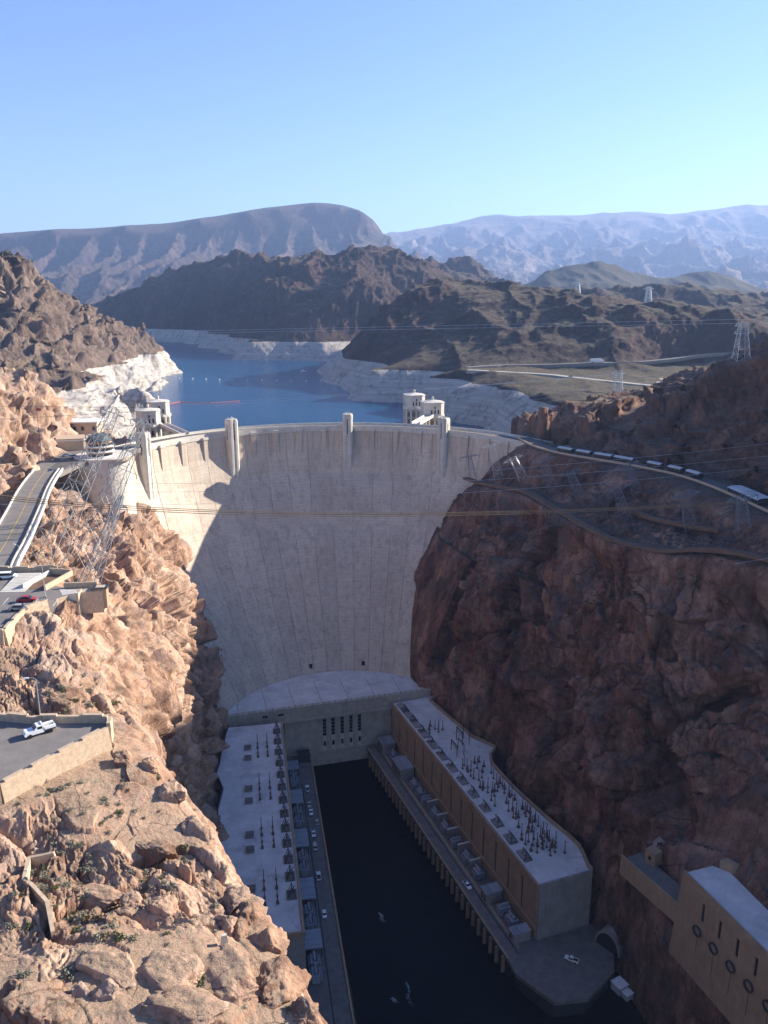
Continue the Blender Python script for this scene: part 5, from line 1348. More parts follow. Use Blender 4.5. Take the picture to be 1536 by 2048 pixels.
car('silver van on the far lower road above the dark rock', (208, 898.5, road_z(lQ, 208) + .02), R(150), 'silver_paint', 'van', None, 'van', 'van')

# ------------------------------------------------------------------ lattice towers and wires
def lattice(label, base, top, wb_, wt, n, arms, r=0.16, name='pylon', group='power line towers', mat='galvanised'):
    """leaning steel tower: four legs, bracing, cross arms, insulator strings"""
    t = thing(name, label, 'pylon', base, 0, group)
    B = Vector((0, 0, 0)); T = Vector(top) - Vector(base)
    ax = T.normalized(); u = Vector((1, 0, 0)) - ax * ax.x; u.normalize(); v = ax.cross(u)
    cor = [(-1, -1), (1, -1), (1, 1), (-1, 1)]
    def at(i, f): 
        w = (wb_ * (1 - f) + wt * f) / 2
        return T * f + u * cor[i][0] * w + v * cor[i][1] * w
    fr = [1 - (1 - k / n) ** 1.25 for k in range(n + 1)]
    for i in range(4):
        m = MB()
        m.beam(at(i, -0.06), at(i, 1), r * 2.0); m.build('leg', M[mat], t)
    m = MB()
    for k in range(n):
        for i in range(4):
            j = (i + 1) % 4
            m.beam(at(i, fr[k]), at(j, fr[k + 1]), r); m.beam(at(j, fr[k]), at(i, fr[k + 1]), r)
            if k: m.beam(at(i, fr[k]), at(j, fr[k]), r)
    for i in range(4): m.beam(at(i, 1), at((i + 1) % 4, 1), r)
    m.build('bracing', M[mat], t)['kind'] = 'stuff'
    for f, L in arms:
        a = MB(); c = T * f; w = (wb_ * (1 - f) + wt * f) / 2
        for s_ in (-1, 1):
            tip = c + u * L * s_
            for vv in (-1, 1):
                a.beam(c + u * w * s_ + v * w * vv, tip, r * 1.5)
                a.beam(c + u * w * s_ + v * w * vv + ax * w * 1.1, tip, r)
            a.beam(c + u * (w + L) / 2 * s_ + v * w * .5, c + u * (w + L) / 2 * s_ - v * w * .5, r)
        a.beam(c - u * L, c + u * L, r * 1.2)
        o = a.build('cross_arm', M[mat], t)
        for s_ in (-1, 1):
            tip = c + u * L * s_
            MB().tube([tip, tip - Vector((0, 0, 1.8))], 0.14, 5).build('insulator', M['porcelain'], o)
    return t
lattice('tall lattice pylon leaning out over the left cliff, nearest the viaduct road', (-124, 272, -9), (-101, 300, 46), 10.5, 3.0, 11, [(0.62, 6), (0.8, 6), (0.97, 5)], r=.12, mat='steel')
lattice('second leaning lattice pylon at left, overlapping the round visitor building', (-117, 292, -14), (-94, 312, 40), 9.5, 2.6, 10, [(0.66, 6), (0.97, 5)], r=.12, mat='steel')
lattice('slender leaning pylon with its foot just above the car lot wall', (-92, 229, -4), (-85, 252, 24), 5.5, 1.2, 8, [(0.9, 3)], r=.09, mat='steel')
RP = [((70, 476, -20), (64, 470, 2), 5.5, 3.2, 6, 'bright steel pylon on the dark slope just below the right end of the dam'),
      ((81, 452, -15), (73, 445, -1.5), 5.0, 3.4, 4, 'short bright steel pylon right below the brightest one'),
      ((56, 492, -24), (53, 488, -8), 4.5, 1.6, 5, 'small pylon on the cliff nose seen against the dam face'),
      ((92, 425, -14), (84, 415, 4), 5, 3, 6, 'faint pylon behind the start of the curved trail'),
      ((102, 402, -14), (93, 392, 2), 5, 3, 6, 'faint pylon on the slope under the longest trailer'),
      ((125, 385, -6), (116, 376, 9), 5, 3, 6, 'faint pylon high on the slope below the seven trailers'),
      ((113, 360, -13), (104, 349, 4), 5, 3, 6, 'faint pylon between the two earth trails'),
      ((132, 332, -9), (124, 320, 8), 5, 3, 6, 'faint pylon right of the short upper trail'),
      ((146, 312, -5), (139, 302, 11), 5, 3, 6, 'faint pylon lowest on the right near the frame edge')]
for b, tp_, wb_, wt, n, lab in RP: lattice(lab, b, tp_, wb_, wt, n, [(0.98, 6)], r=.12, mat='galvanised' if 'bright' in lab else 'dark_steel')
lattice('steel pylon standing on the tan flat between the far roads', (221, 760, -8), (220, 760, 20), 9, 5, 6, [(0.95, 7)], r=.24, group='distant pylons')
lattice('large steel pylon behind the reddish hill at the right edge', (211, 480, 50), (210, 480, 72), 8, 3.5, 6, [(0.75, 5), (0.95, 5)], r=.16, group='distant pylons')
lattice('distant pylon on the crest of the dark ridge', (498, 1560, 70), (497, 1560, 110), 14, 5, 6, [(0.9, 10)], r=.5, group='distant pylons')
lattice('hazy distant pylon left of the ridge crest one', (396, 1700, 82), (396, 1700, 121), 14, 5, 6, [(0.9, 10)], r=.5, group='distant pylons')
lattice('tiny pylon low on the dark slope under the ridge crest pylon', (476, 1450, 40), (476, 1450, 61), 7, 3, 4, [(0.9, 5)], r=.4, group='distant pylons')

def wire(label, pts, r, mat='cable', name='power_line', cat='cable', group=None, n=28, sag=0.0):
    P = [Vector(p) for p in pts]
    q = []
    for i in range(n + 1):
        f = i / n
        if len(P) == 2: p = P[0].lerp(P[1], f)
        else:
            a = 2 * f * f - 3 * f + 1; b = -4 * f * f + 4 * f; c = 2 * f * f - f
            p = P[0] * a + P[1] * b + P[2] * c
        q.append(p - Vector((0, 0, sag * 4 * f * (1 - f))))
    o0 = q[0]
    m = MB(); m.tube([p - o0 for p in q], r, 5)
    o = m.build(name, M[mat]); o.location = o0
    return tag(o, label, cat, group)
wire('upper strand of the thick brown cableway spanning the canyon before the dam', [(-132.4, 255, 24.1), (-12.8, 290, 8.0), (155.6, 330, 2.6)], 0.13, 'thick_cable', 'cableway', 'cable', 'cableway strands')
wire('middle strand of the thick brown cableway spanning the canyon before the dam', [(-132.5, 255, 23.4), (-12.8, 290, 7.4), (155.6, 330, 2.2)], 0.13, 'thick_cable', 'cableway', 'cable', 'cableway strands')
wire('lowest strand of the thick brown cableway spanning the canyon before the dam', [(-132.5, 255, 22.7), (-12.8, 290, 6.7), (155.7, 330, 1.8)], 0.13, 'thick_cable', 'cableway', 'cable', 'cableway strands')
wire('top of three thin power lines crossing the whole dam', [(-153.2, 300, 18.0), (-0.6, 330, 13.1), (180.2, 360, 22.8)], 0.06, 'galvanised', group='power lines in front of the dam')
wire('middle of three thin power lines crossing the whole dam', [(-153.7, 300, 14.3), (-0.6, 330, 9.3), (180.9, 360, 17.0)], 0.06, 'galvanised', group='power lines in front of the dam')
wire('lowest of three thin power lines crossing the whole dam', [(-154.4, 300, 8.9), (-0.6, 330, 4.2), (181.6, 360, 11.7)], 0.06, 'galvanised', group='power lines in front of the dam')
wire('upper of the pair of pale lines high over the lake', [(-208.4, 700, 59.1), (365.7, 760, 69.0)], 0.13, 'galvanised', group='lines over the lake')
wire('lower of the pair of pale lines high over the lake', [(-208.6, 700, 57.4), (366.2, 760, 65.4)], 0.13, 'galvanised', group='lines over the lake')
wire('highest of the thin lines strung past the right pylons above the dam', [(59.8, 560, 26.6), (292.1, 600, 45.5)], 0.09, 'galvanised', group='lines past the right pylons')
wire('second of the thin lines strung past the right pylons above the dam', [(56.5, 560, 21.4), (292.9, 600, 39.7)], 0.09, 'galvanised', group='lines past the right pylons')
wire('third of the thin lines strung past the right pylons above the dam', [(56.6, 560, 15.8), (293.4, 600, 35.3)], 0.09, 'galvanised', group='lines past the right pylons')
wire('fourth of the thin lines strung past the right pylons above the dam', [(56.7, 560, 13.7), (294.0, 600, 30.9)], 0.09, 'galvanised', group='lines past the right pylons')
wire('fifth of the thin lines strung past the right pylons above the dam', [(-135.1, 640, 3.6), (219.4, 760, 18.3)], 0.09, 'galvanised', group='lines past the right pylons')
wire('sixth of the thin lines strung past the right pylons above the dam', [(-207.3, 640, 1.2), (219.6, 760, 16.5)], 0.09, 'galvanised', group='lines past the right pylons')
wire('upper thin line before the lit left rock cut', [(-187.0, 380, 36.6), (-111.1, 380, 35.9)], 0.07, 'cable', group='lines at left')
wire('lower thin line before the lit left rock cut', [(-187.9, 380, 30.0), (-113.6, 380, 34.3)], 0.07, 'cable', group='lines at left')
wire('bright line rising at the right edge over the cliff shoulder', [(124.7, 270, -5.4), (142.9, 275, -4.1)], 0.07, 'galvanised', group='lines at right')
wire('left of two thin yellow cables dropping down the shaded cliff to the powerhouse', [(-92.5, 330, -58.8), (-78.8, 345, -113.2)], 0.05, 'thick_cable', group='cables to the powerhouse')
wire('right of two thin yellow cables dropping down the shaded cliff to the powerhouse', [(-92.3, 350, -65.4), (-83.7, 352, -89.1)], 0.04, 'thick_cable', group='cables to the powerhouse')


# ------------------------------------------------------------------ lake things
for i in range(11):
    f = i / 10
    o = thing('buoy', '%s white buoy from the left in the line across the lake' % ORD[i], 'buoy', (-345 + 242 * f, 1362 - 44 * f - 14 * math.sin(math.pi * f), -42), 0, 'line of buoys on the lake')
    MB().lathe([(0.5, -.3), (1.15, 0.1), (1.15, .7), (0.4, 1.7)], n=8).build('float', M['white_paint'], o)
    MB().tube([(0, 0, 1.6), (0, 0, 2.4)], .18, 5).build('mast', M['white_paint'], o)
bm_ = thing('floating_boom', 'orange floating boom drawn across the blue lake behind the left intake towers', 'boom', (-272, 1018, -42))
pts = [(0, 0), (4, 12), (8, 21), (30, 14), (50, 10), (70, 21), (84, 31)]
for (a, b) in zip(pts[:-1], pts[1:]):
    L = math.hypot(b[0] - a[0], b[1] - a[1]); k = max(1, int(L / 4))
    for i in range(k):
        p = (a[0] + (b[0] - a[0]) * (i + .1) / k, a[1] + (b[1] - a[1]) * (i + .1) / k, .2); q = (a[0] + (b[0] - a[0]) * (i + .9) / k, a[1] + (b[1] - a[1]) * (i + .9) / k, .2)
        MB().tube([p, q], .42, 5).build('float', M['orange_float'], bm_)
bo = thing('boat', 'small white boat far out on the lake near the ringed shore', 'boat', (-150, 1500, -42), R(10))
MB().prism([(-5, -1.6), (3, -1.6), (6.5, 0), (3, 1.6), (-5, 1.6)], -.3, 1.3).build('hull', M['white_paint'], bo)
MB().box(-3, 1.5, -1.2, 1.2, 1.3, 3.0).build('cabin', M['white_paint'], bo)

# ------------------------------------------------------------------ valve house, portal road, apron things
vh = thing('valve_house', 'tan outlet valve house on the right cliff with slot windows above round ports', 'building', (103.4, 234.1, -105), math.atan2(-36.5, 12.2))
Lv = 62
MB().prism([(-.5, 0.9), (Lv, 0.9), (Lv, 12), (4.0, 15.6), (-.5, 12)], -36, -1.2).build('core', M['grey_wall'], vh)
MB().prism([(-.2, 0.9), (Lv, 0.9), (Lv, 11.8), (4.0, 15.2), (-.2, 11.6)], -1.198, -.4).build('roof', M['white_roof'], vh)
MB().box(-1.2, Lv, 0.3, 0.895, -1.2, 0.1).build('parapet', M['tan_wall'], vh)
MB().prism([(-3.6, -.1), (-.5, -.1), (-.5, 9), (-2.4, 9)], -36, -1.0, top=[(-1.2, 0.2), (-.5, 0.2), (-.5, 9), (-.9, 9)]).build('end_wall', M['tan_wall'], vh)
MB().box(-.5, Lv, 14.5, 15.5, -1, 1.5).build('back_wall', M['tan_wall'], vh) if False else None
MB().prism([(1.5, 13.2), (5.5, 15.8), (5.5, 17.5), (1.5, 16)], -3, 3.2).build('back_block', M['tan_wall'], vh)
px_ = [10.2 + 7.9 * k for k in range(7)]
ee = [-.5] + px_ + [Lv]
for i in range(len(ee) - 1):
    a = ee[i] + (.7 if i else 0); b = ee[i + 1] - (.7 if i < len(ee) - 2 else 0)
    MB().box(a, b, 0, 0.89, -36, -1.203).build('wall_panel', M['tan_wall'], vh)
for i, x in enumerate(px_):
    MB().box(x - .7, x + .7, 0, .89, -4.5, -1.203).build('lintel', M['tan_wall'], vh)
    MB().box(x - .7, x + .7, 0, .89, -36, -11.5).build('pier_panel', M['tan_wall'], vh)
    MB().box(x - .7, x + .7, .5, .89, -11.498, -4.503).build('slot_window', M['glass'], vh)
    cx_ = x - 1.2; zc = -16.2
    m = MB(); n = 20; vs_ = []
    for k in range(n):
        a = 2 * math.pi * k / n
        vs_ += [(cx_ + 1.9 * math.cos(a), -.05, zc + 1.9 * math.sin(a)), (cx_ + 1.9 * math.cos(a), -0.8, zc + 1.9 * math.sin(a)), (cx_ + 1.6 * math.cos(a), -0.8, zc + 1.6 * math.sin(a)), (cx_ + 1.6 * math.cos(a), -.05, zc + 1.6 * math.sin(a))]
    m.add(vs_, [(k * 4 + c, ((k + 1) % n) * 4 + c, ((k + 1) % n) * 4 + (c + 1) % 4, k * 4 + (c + 1) % 4) for k in range(n) for c in range(4)])
    rg = m.build('port_ring', M['dark_metal'], vh)
    m = MB(); m.add([(cx_ + 1.6 * math.cos(2 * math.pi * k / n), -.06, zc + 1.6 * math.sin(2 * math.pi * k / n)) for k in range(n)], [tuple(range(n))]); m.build('port_cover', M['tan_wall'], rg)
    MB().box(cx_ - .13, cx_ + .13, -.04, -.01, zc - 9 - 3 * random.random(), zc - 2.2).build('rust_stain', M['rust'], vh)
pr2 = thing('portal_road', 'short walled roadway on a cliff ledge leading to the valve house', 'roadway', (91, 259, -120), math.atan2(-25.2, 12.3))
MB().box(-1, 30, 0.6, 9, -4, 0).build('pavement', M['deck'], pr2)
MB().box(-2, 29, 0, .597, -7, 1.3).build('outer_wall', M['tan_wall'], pr2)
pb = thing('portal_block', 'small square block house beside a dark tunnel mouth on the right cliff', 'building', (101.6, 258.5, -120), R(-58))
MB().box(-2.2, 2.2, -2.0, 2.2, -0.5, 5.2).build('wall', M['tan_wall'], pb)
MB().box(-.7, .5, -2.06, -2.0, 1.6, 3.2).build('opening', M['glass'], pb)
tm = thing('tunnel_mouth', 'dark arched tunnel mouth in the cliff behind the small block house', 'tunnel', (108.5, 262.5, -121), R(-20))
for nm, rr, mt, y0, y1 in (('lining', 6.3, 'grey_wall', -4, 3), ('mouth', 5.4, 'glass', -4.1, -3.99)):
    m = MB(); pts = [(rr * math.cos(R(a)), rr * 1.15 * math.sin(R(a))) for a in range(0, 181, 15)]; n = len(pts)
    m.add([(x, y0, z) for x, z in pts] + [(x, y1, z) for x, z in pts], [tuple(range(n)), tuple(range(2 * n - 1, n - 1, -1))] + [(k, (k + 1) % n, n + (k + 1) % n, n + k) for k in range(n)])
    m.build(nm, M[mt], tm)
tm2 = thing('tunnel_mouth', 'dark tunnel mouth in the cliff foot at the apron below the powerhouse', 'tunnel', (93.0, 271.5, -170.4), R(-50))
for nm, rr, mt, y0, y1 in (('lining', 6.0, 'grey_wall', -3, 6), ('mouth', 5.2, 'glass', -3.1, -2.99)):
    m = MB(); pts = [(rr * math.cos(R(a)), rr * 1.35 * math.sin(R(a))) for a in range(0, 181, 15)]; n = len(pts)
    m.add([(x, y0, z) for x, z in pts] + [(x, y1, z) for x, z in pts], [tuple(range(n)), tuple(range(2 * n - 1, n - 1, -1))] + [(k, (k + 1) % n, n + (k + 1) % n, n + k) for k in range(n)])
    m.build(nm, M[mt], tm2)
hut = thing('apron_hut', 'pair of pale flat roofed huts at the river edge of the apron', 'hut', (90.5, 249, -170.4), R(-60))
MB().box(-3, 1.5, -2.2, 2.2, 0, 3.2).build('wall', M['grey_paint'], hut); MB().box(-3.2, 1.7, -2.4, 2.4, 3.2, 3.5).build('roof', M['white_roof'], hut)
MB().box(1.8, 4.6, -1.6, 1.6, 0, 2.4).build('annex', M['grey_paint'], hut); MB().box(1.7, 4.8, -1.8, 1.8, 2.4, 2.6).build('annex_roof', M['white_roof'], hut)
bg_ = thing('barge', 'low pale barge with an arched frame moored under the apron', 'barge', (72, 238.5, -180), R(-12))
MB().prism([(-7, -2), (7, -2), (8.5, 0), (7, 2), (-7, 2)], -.5, 1.0).build('hull', M['grey_paint'], bg_)
MB().tube([(-4 + 2 * math.cos(R(a)), 0, 1 + 2.4 * math.sin(R(a))) for a in range(0, 181, 20)], .3, 6).build('frame', M['white_paint'], bg_)
MB().box(0, 5, -1, 1, 1.0, 2.0).build('cabin', M['grey_paint'], bg_)
for i, (x, y, L) in enumerate([(-2, 300, 3.0), (9, 262, 5.0), (3, 255, 2.2)]):
    m = MB()
    for k in range(170):
        u = random.random(); a = 0.9 + 0.5 * math.sin(i * 2.3); d = u * L * 2.2
        cxx = d * math.cos(a) * .5 + random.gauss(0, .25 + .35 * u) + .5 * math.sin(u * 7); cyy = -d * math.sin(a) + random.gauss(0, .3); s_ = random.uniform(.03, .13) * (1.3 - u * .8); an = random.uniform(0, 3.14)
        m.add([(cxx + s_ * 2.2 * math.cos(an + b) , cyy + s_ * math.sin(an + b) * 1.6, .02 + .0008 * k) for b in (0, 1.5, 3.1, 4.7)], [(0, 1, 2, 3)])
    o = m.build('foam', M['foam']); o.location = (x, y, -180); o['kind'] = 'stuff'

# ------------------------------------------------------------------ electrical equipment
def transformer():
    t = thing('transformer', '-', 'transformer')
    MB().box(-2.6, 2.6, -1.6, 1.6, .3, 3.6).build('tank', M['grey_paint'], t)
    for s_ in (-1, 1):
        rb = MB().box(-2.3, 2.3, s_ * 1.75 - .12, s_ * 1.75 + .12, .6, 3.2).build('radiator', M['dark_metal'], t)
        for k in range(6): MB().box(-2.2 + .8 * k, -1.8 + .8 * k, s_ * 2.1 - .3, s_ * 2.1 + .3, .6, 3.1).build('fin', M['grey_paint'], rb)
    MB().tube([(-2.4, 0, 4.7), (2.2, 0, 4.7)], .5, 10).build('conservator', M['steel'], t)
    for x in (-1.5, 0, 1.5): MB().tube([(x, .9, 3.6), (x, 1.1, 5.6)], [.28, .12], 6).build('bushing', M['porcelain'], t)
    return t
def dist_label(n, N, what): return what % (ORD[n] if n < len(ORD) else 'last')
tp0 = transformer()
tx = [(12.2, 4.4), (19.4, 4.4), (46.5, 4.4), (54.6, 4.4), (82.1, 4.2), (90.5, 4.2), (117.2, 4.2), (124.5, 4.2), (144.5, 4.0), (151, 4.0)]
for i, (x, y) in enumerate(tx):
    X, Y = wl(OL, RZ_L, x, y)
    lab = '%s grey transformer from the dam in the bays of the left ramp deck' % ORD[i]
    if i == 0:
        tp0.location = (X, Y, -170.8); tp0.rotation_euler = (0, 0, RZ_L); tp0['label'] = lab; tp0['group'] = 'transformers on the left deck'
    else: dup(tp0, lab, (X, Y, -170.8), RZ_L, 'transformers on the left deck')
for i, (x, L) in enumerate(((3, 11), (31, 15), (64, 17), (99, 17), (130, 13))):
    X, Y = wl(OL, RZ_L, x + (0 if i else 0), 4.4)
    t = thing('deck_canopy', '%s flat grey canopy roof from the dam between transformer bays of the left deck' % ORD[i], 'canopy', (*wl(OL, RZ_L, x + .5, .2), -170.8), RZ_L, 'canopies on the left deck')
    L = L * .78
    MB().box(0, L, 0, 7.6, 4.4, 4.9).build('roof', M['grey_paint'], t)
    for px2 in (0.3, L - .7):
        for py2 in (.2, 7.0): MB().box(px2, px2 + .4, py2, py2 + .4, 0, 4.398).build('post', M['dark_metal'], t)
    for k in range(3): MB().box(L * (k + .5) / 3 - .2, L * (k + .5) / 3 + .2, 0.2, 7.4, 4.902, 5.1).build('rib', M['steel'], t)
# right deck: block houses, transformers, blast walls
for i, (x, L, h, lab) in enumerate(((4.5, 8.5, 6.5, 'block house nearest the dam on the right river deck'), (30, 13, 6.5, 'long grey roofed block house on the right river deck'), (133.5, 5.5, 5.2, 'small block house with pipes near the lower end of the right deck'), (158, 4.5, 4.6, 'last block house at the lower end of the right river deck'))):
    t = thing('block_house', lab, 'block house', (*wl(OR, RZ_R, x, -7.2), -170.4), RZ_R)
    MB().box(-L / 2 + .2, L / 2 - .2, -2.3, 5.6, 0, h).build('wall', M['grey_wall'], t)
    MB().box(-L / 2, L / 2, -2.5, 5.8, h, h + .4).build('roof', M['grey_paint'], t)
    for k in range(3): MB().tube([(-L / 2 + .3, -1.6 + 1.1 * k, h + .7), (L / 2 - .3, -1.6 + 1.1 * k, h + .7)], .25, 6).build('pipe', M['steel'], t)
    for k in range(int(L / 2.6)): MB().box(-L / 2 + 1 + 2.6 * k, -L / 2 + 2.2 + 2.6 * k, -2.36, -2.3, 1, h - 1).build('louvre', M['dark_metal'], t)
rx = [14.5, 20.5, 45, 53, 60, 72, 84, 96, 108, 119, 143, 150]
for i, x in enumerate(rx):
    X, Y = wl(OR, RZ_R, x, -4.6)
    dup(tp0, '%s transformer from the dam along the foot of the right powerhouse wall' % ORD[i], (X, Y, -170.4), RZ_R + R(90 if i % 3 == 1 else 0), 'transformers on the right deck')
for i, x in enumerate((66, 78, 90, 102, 114)):
    t = thing('blast_wall', '%s thin fire wall from the dam between the right deck transformers' % ORD[i], 'fire wall', (*wl(OR, RZ_R, x, -4), -170.4), RZ_R, 'fire walls on the right deck')
    MB().box(-.3, .3, -2.6, 3.2, 0, 5.4).build('panel', M['grey_wall'], t)
    MB().box(-.4, .4, -2.7, 3.3, 5.4, 5.7).build('coping', M['pale_concrete'], t)
# roof insulators
def post(h, kind):
    m = MB()
    if kind == 0: m.box(-.45, .45, -.45, .45, 0, .6); m.tube([(0, 0, .6), (0, 0, h)], [.22, .15], 6); m.box(-.35, .35, -.12, .12, h - .5, h - .2)
    else: m.box(-.6, .6, -.6, .6, 0, .9); m.tube([(0, 0, .9), (0, 0, h)], [.4, .2], 6)
    o = m.build('insulator_post', M['porcelain']); return o
ip = post(6.0, 0); ip2_o = post(4.0, 1); ip2 = ip2_o.data
spots = []; clus = []
rnd = random.Random(5)
for ci, (cx0, cx1, cy0, cy1, n) in enumerate(((30, 38, 6, 16, 7), (72, 88, 8, 21, 16), (92, 108, 9, 21, 22), (112, 128, 10, 22, 22), (130, 148, 8, 22, 30))):
    for k in range(n):
        for _ in range(20):
            p = (rnd.uniform(cx0, cx1), rnd.uniform(cy0, cy1))
            if all(abs(p[0] - q[0]) + abs(p[1] - q[1]) > 1.6 for q in spots): break
        spots.append(p); clus.append(ci)
bpy.data.objects.remove(ip2_o)
G1 = 'insulator posts on the right powerhouse roof'
for i, p in enumerate(spots):
    o = ip.copy() if i else ip
    if i: COL.objects.link(o)
    if i % 3 == 2: o.data = ip2
    X, Y = wl(OR, RZ_R, *p)
    o.location = (X, Y, -170 + HR - .2); o.rotation_euler = (0, 0, RZ_R)
    tag(o, 'dark insulator post in the %s cluster from the dam on the right powerhouse roof' % ORD[clus[i]], 'insulator', G1)
G2 = 'insulator posts on the left powerhouse roof'
for j, x in enumerate((31, 68.3, 103.5, 137.8)):
    for y in (-14.3, -9.3):
        for dx in (-9.5, -4.5, 0, 4):
            o = ip.copy(); COL.objects.link(o); X, Y = wl(OL, RZ_L, x + dx - 3, y)
            o.location = (X, Y, -170 + HR - .2); o.rotation_euler = (0, 0, RZ_L)
            if dx in (-4.5, 4): o.data = ip2
            tag(o, 'dark insulator post in the %s double row from the dam on the left white roof' % ORD[j], 'insulator', G2)
    for dx in (-8, 2):
        o = thing('switch_box', '%s %s squat box from the dam beside the insulator rows on the left roof' % (ORD[j], 'upper' if dx < 0 else 'lower'), 'box', (*wl(OL, RZ_L, x + dx, -19.5), -170 + HR - .2), RZ_L, 'boxes on the left roof')
        MB().box(-1.5, 1.5, -1.7, 1.7, 0, 1.3).build('case', M['grey_wall'], o)
        MB().box(-1.65, 1.65, -1.85, 1.85, 1.302, 1.5).build('lid', M['deck'], o)
# takeoff frames along the left roof edge
def frame(label, loc, rz, s=1.0):
    t = thing('takeoff_frame', label, 'steel frame', loc, rz, 'take off frames on the roof edges')
    m = MB()
    for a in (-2.2, 2.2): m.beam((a, -1.6, 0), (a * .4, 0, 5.0 * s), .22); m.beam((a, 1.6, 0), (a * .4, 0, 5.0 * s), .22)
    m.beam((-2.6, 0, 5.0 * s), (2.6, 0, 5.0 * s), .25); m.beam((-2.2, -1.6, 0.1), (2.2, 1.6, 3.0 * s), .15); m.beam((2.2, -1.6, .1), (-2.2, 1.6, 3.0 * s), .15)
    m.build('frame', M['dark_metal'], t)['kind'] = 'stuff'
    MB().box(-2.6, 2.6, -2.0, 2.0, 0, .5).build('plinth', M['deck'], t)
    for a in (-2.2, 0, 2.2): MB().tube([(a, 0, 5.0 * s), (a, 0, 3.6 * s)], .16, 5).build('insulator', M['porcelain'], t)
    return t
for i in range(13):
    frame('%s dark steel frame from the dam along the river edge of the left roof' % ORD[i], (*wl(OL, RZ_L, 8 + 10.6 * i, -3.6), -170 + HR - .2), RZ_L)
for i in range(12):
    frame('%s dark steel frame from the dam along the front edge of the right roof' % ORD[i], (*wl(OR, RZ_R, 10 + 12.2 * i, 4.2), -170 + HR - .2), RZ_R, .7)
# two gantries at the upper end of the right roof
for i, (x, y) in enumerate(((52, 20), (60, 13))):
    t = thing('switch_gantry', ('taller' if i == 0 else 'lower') + ' open steel gantry on the upper part of the right powerhouse roof', 'gantry', (*wl(OR, RZ_R, x, y), -170 + HR - .2), RZ_R)
    for a in (-3.5, 3.5):
        for b in (-2, 2): MB().box(a - .15, a + .15, b - .15, b + .15, 0, 8 - i * 2).build('post', M['dark_metal'], t)
    for b in (-2, 2): MB().box(-3.6, 3.6, b - .2, b + .2, 8 - i * 2, 8.4 - i * 2).build('beam', M['dark_metal'], t)
    for k in range(5): MB().tube([(-3 + 1.5 * k, -2, 8 - i * 2), (-3 + 1.5 * k, -1.8, 5.5 - i * 2)], .15, 5).build('insulator', M['porcelain'], t)

# ------------------------------------------------------------------ things set on the terrain
B_L = bvh(wall_l)
def drop(x, y, z0=60, b=None):
    h = (b or B_L).ray_cast(Vector((x, y, z0)), Vector((0, 0, -1)))
    return h[0], h[1]
# lamp posts
def lamp_post(label, x, y, z, h, rz):
    t = thing('lamp_post', label, 'street lamp', (x, y, z), rz)
    MB().tube([(0, 0, 0), (0, 0, h)], [.12, .07], 8).build('pole', M['galvanised'], t)
    MB().tube([(0, 0, h), (.5, 0, h + .35), (1.5, 0, h + .4)], .05, 6).build('arm', M['galvanised'], t)
    MB().prism([(1.3, -.16), (2.2, -.12), (2.2, .12), (1.3, .16)], h + .28, h + .48).build('lamp_head', M['white_paint'], t)
    MB().box(-.25, .25, -.25, .25, 0, .5).build('base', M['concrete'], t)
lamp_post('lamp post at the back wall behind the white service truck', -67.6, 141.9, 4.6, 9.3, R(190))
lamp_post('lamp post between the sunken court and the red car', -86.7, 192.5, 11.5, 8.5, R(200))
lamp_post('lamp post beside the white rail of the left road', -103, 215.5, 8, 10, R(150))
# retaining walls and post of the lower slope
def drop_wall(label, pts, h, th):
    P = []
    for (a, b) in zip(pts[:-1], pts[1:]):
        n = max(2, int(math.hypot(b[0] - a[0], b[1] - a[1]) / 1.6))
        P += [(a[0] + (b[0] - a[0]) * k / n, a[1] + (b[1] - a[1]) * k / n) for k in range(n)]
    P.append(pts[-1])
    Z = np.array([drop(*p)[0].z for p in P]); Z = np.convolve(np.pad(Z, 2, mode='edge'), np.ones(5) / 5, 'valid')
    w = thing('slope_wall', label, 'retaining wall', (P[0][0], P[0][1], Z[0]))
    for i in range(len(P) - 1):
        a = Vector((P[i][0] - P[0][0], P[i][1] - P[0][1], Z[i] - Z[0])); b = Vector((P[i + 1][0] - P[0][0], P[i + 1][1] - P[0][1], Z[i + 1] - Z[0]))
        e = (b - a).normalized() * .015
        MB().beam(a + Vector((0, 0, h / 2 - .8)) + e, b + Vector((0, 0, h / 2 - .8)) - e, th, h + 1.6).build('wall_panel', M['stone_wall'], w)
drop_wall('pale bent stone retaining wall on the bare slope at lower left', [(-53.0, 110.8), (-57.1, 110.2), (-54.9, 103.6), (-49.8, 99.6), (-46.1, 92.8)], 1.3, .55)
h_, _ = drop(-22.4, 93.2)
o = thing('marker_post', 'small pale concrete slab post standing near the cliff edge', 'post', (h_.x, h_.y, h_.z), R(20))
MB().prism([(-.6, -.25), (.6, -.25), (.6, .25), (-.6, .25)], -.5, 1.9, top=[(-.35, -.22), (.35, -.22), (.35, .22), (-.35, .22)]).build('slab', M['pale_concrete'], o)
MB().box(-.7, .7, -.35, .35, -.5, .15).build('footing', M['concrete'], o)

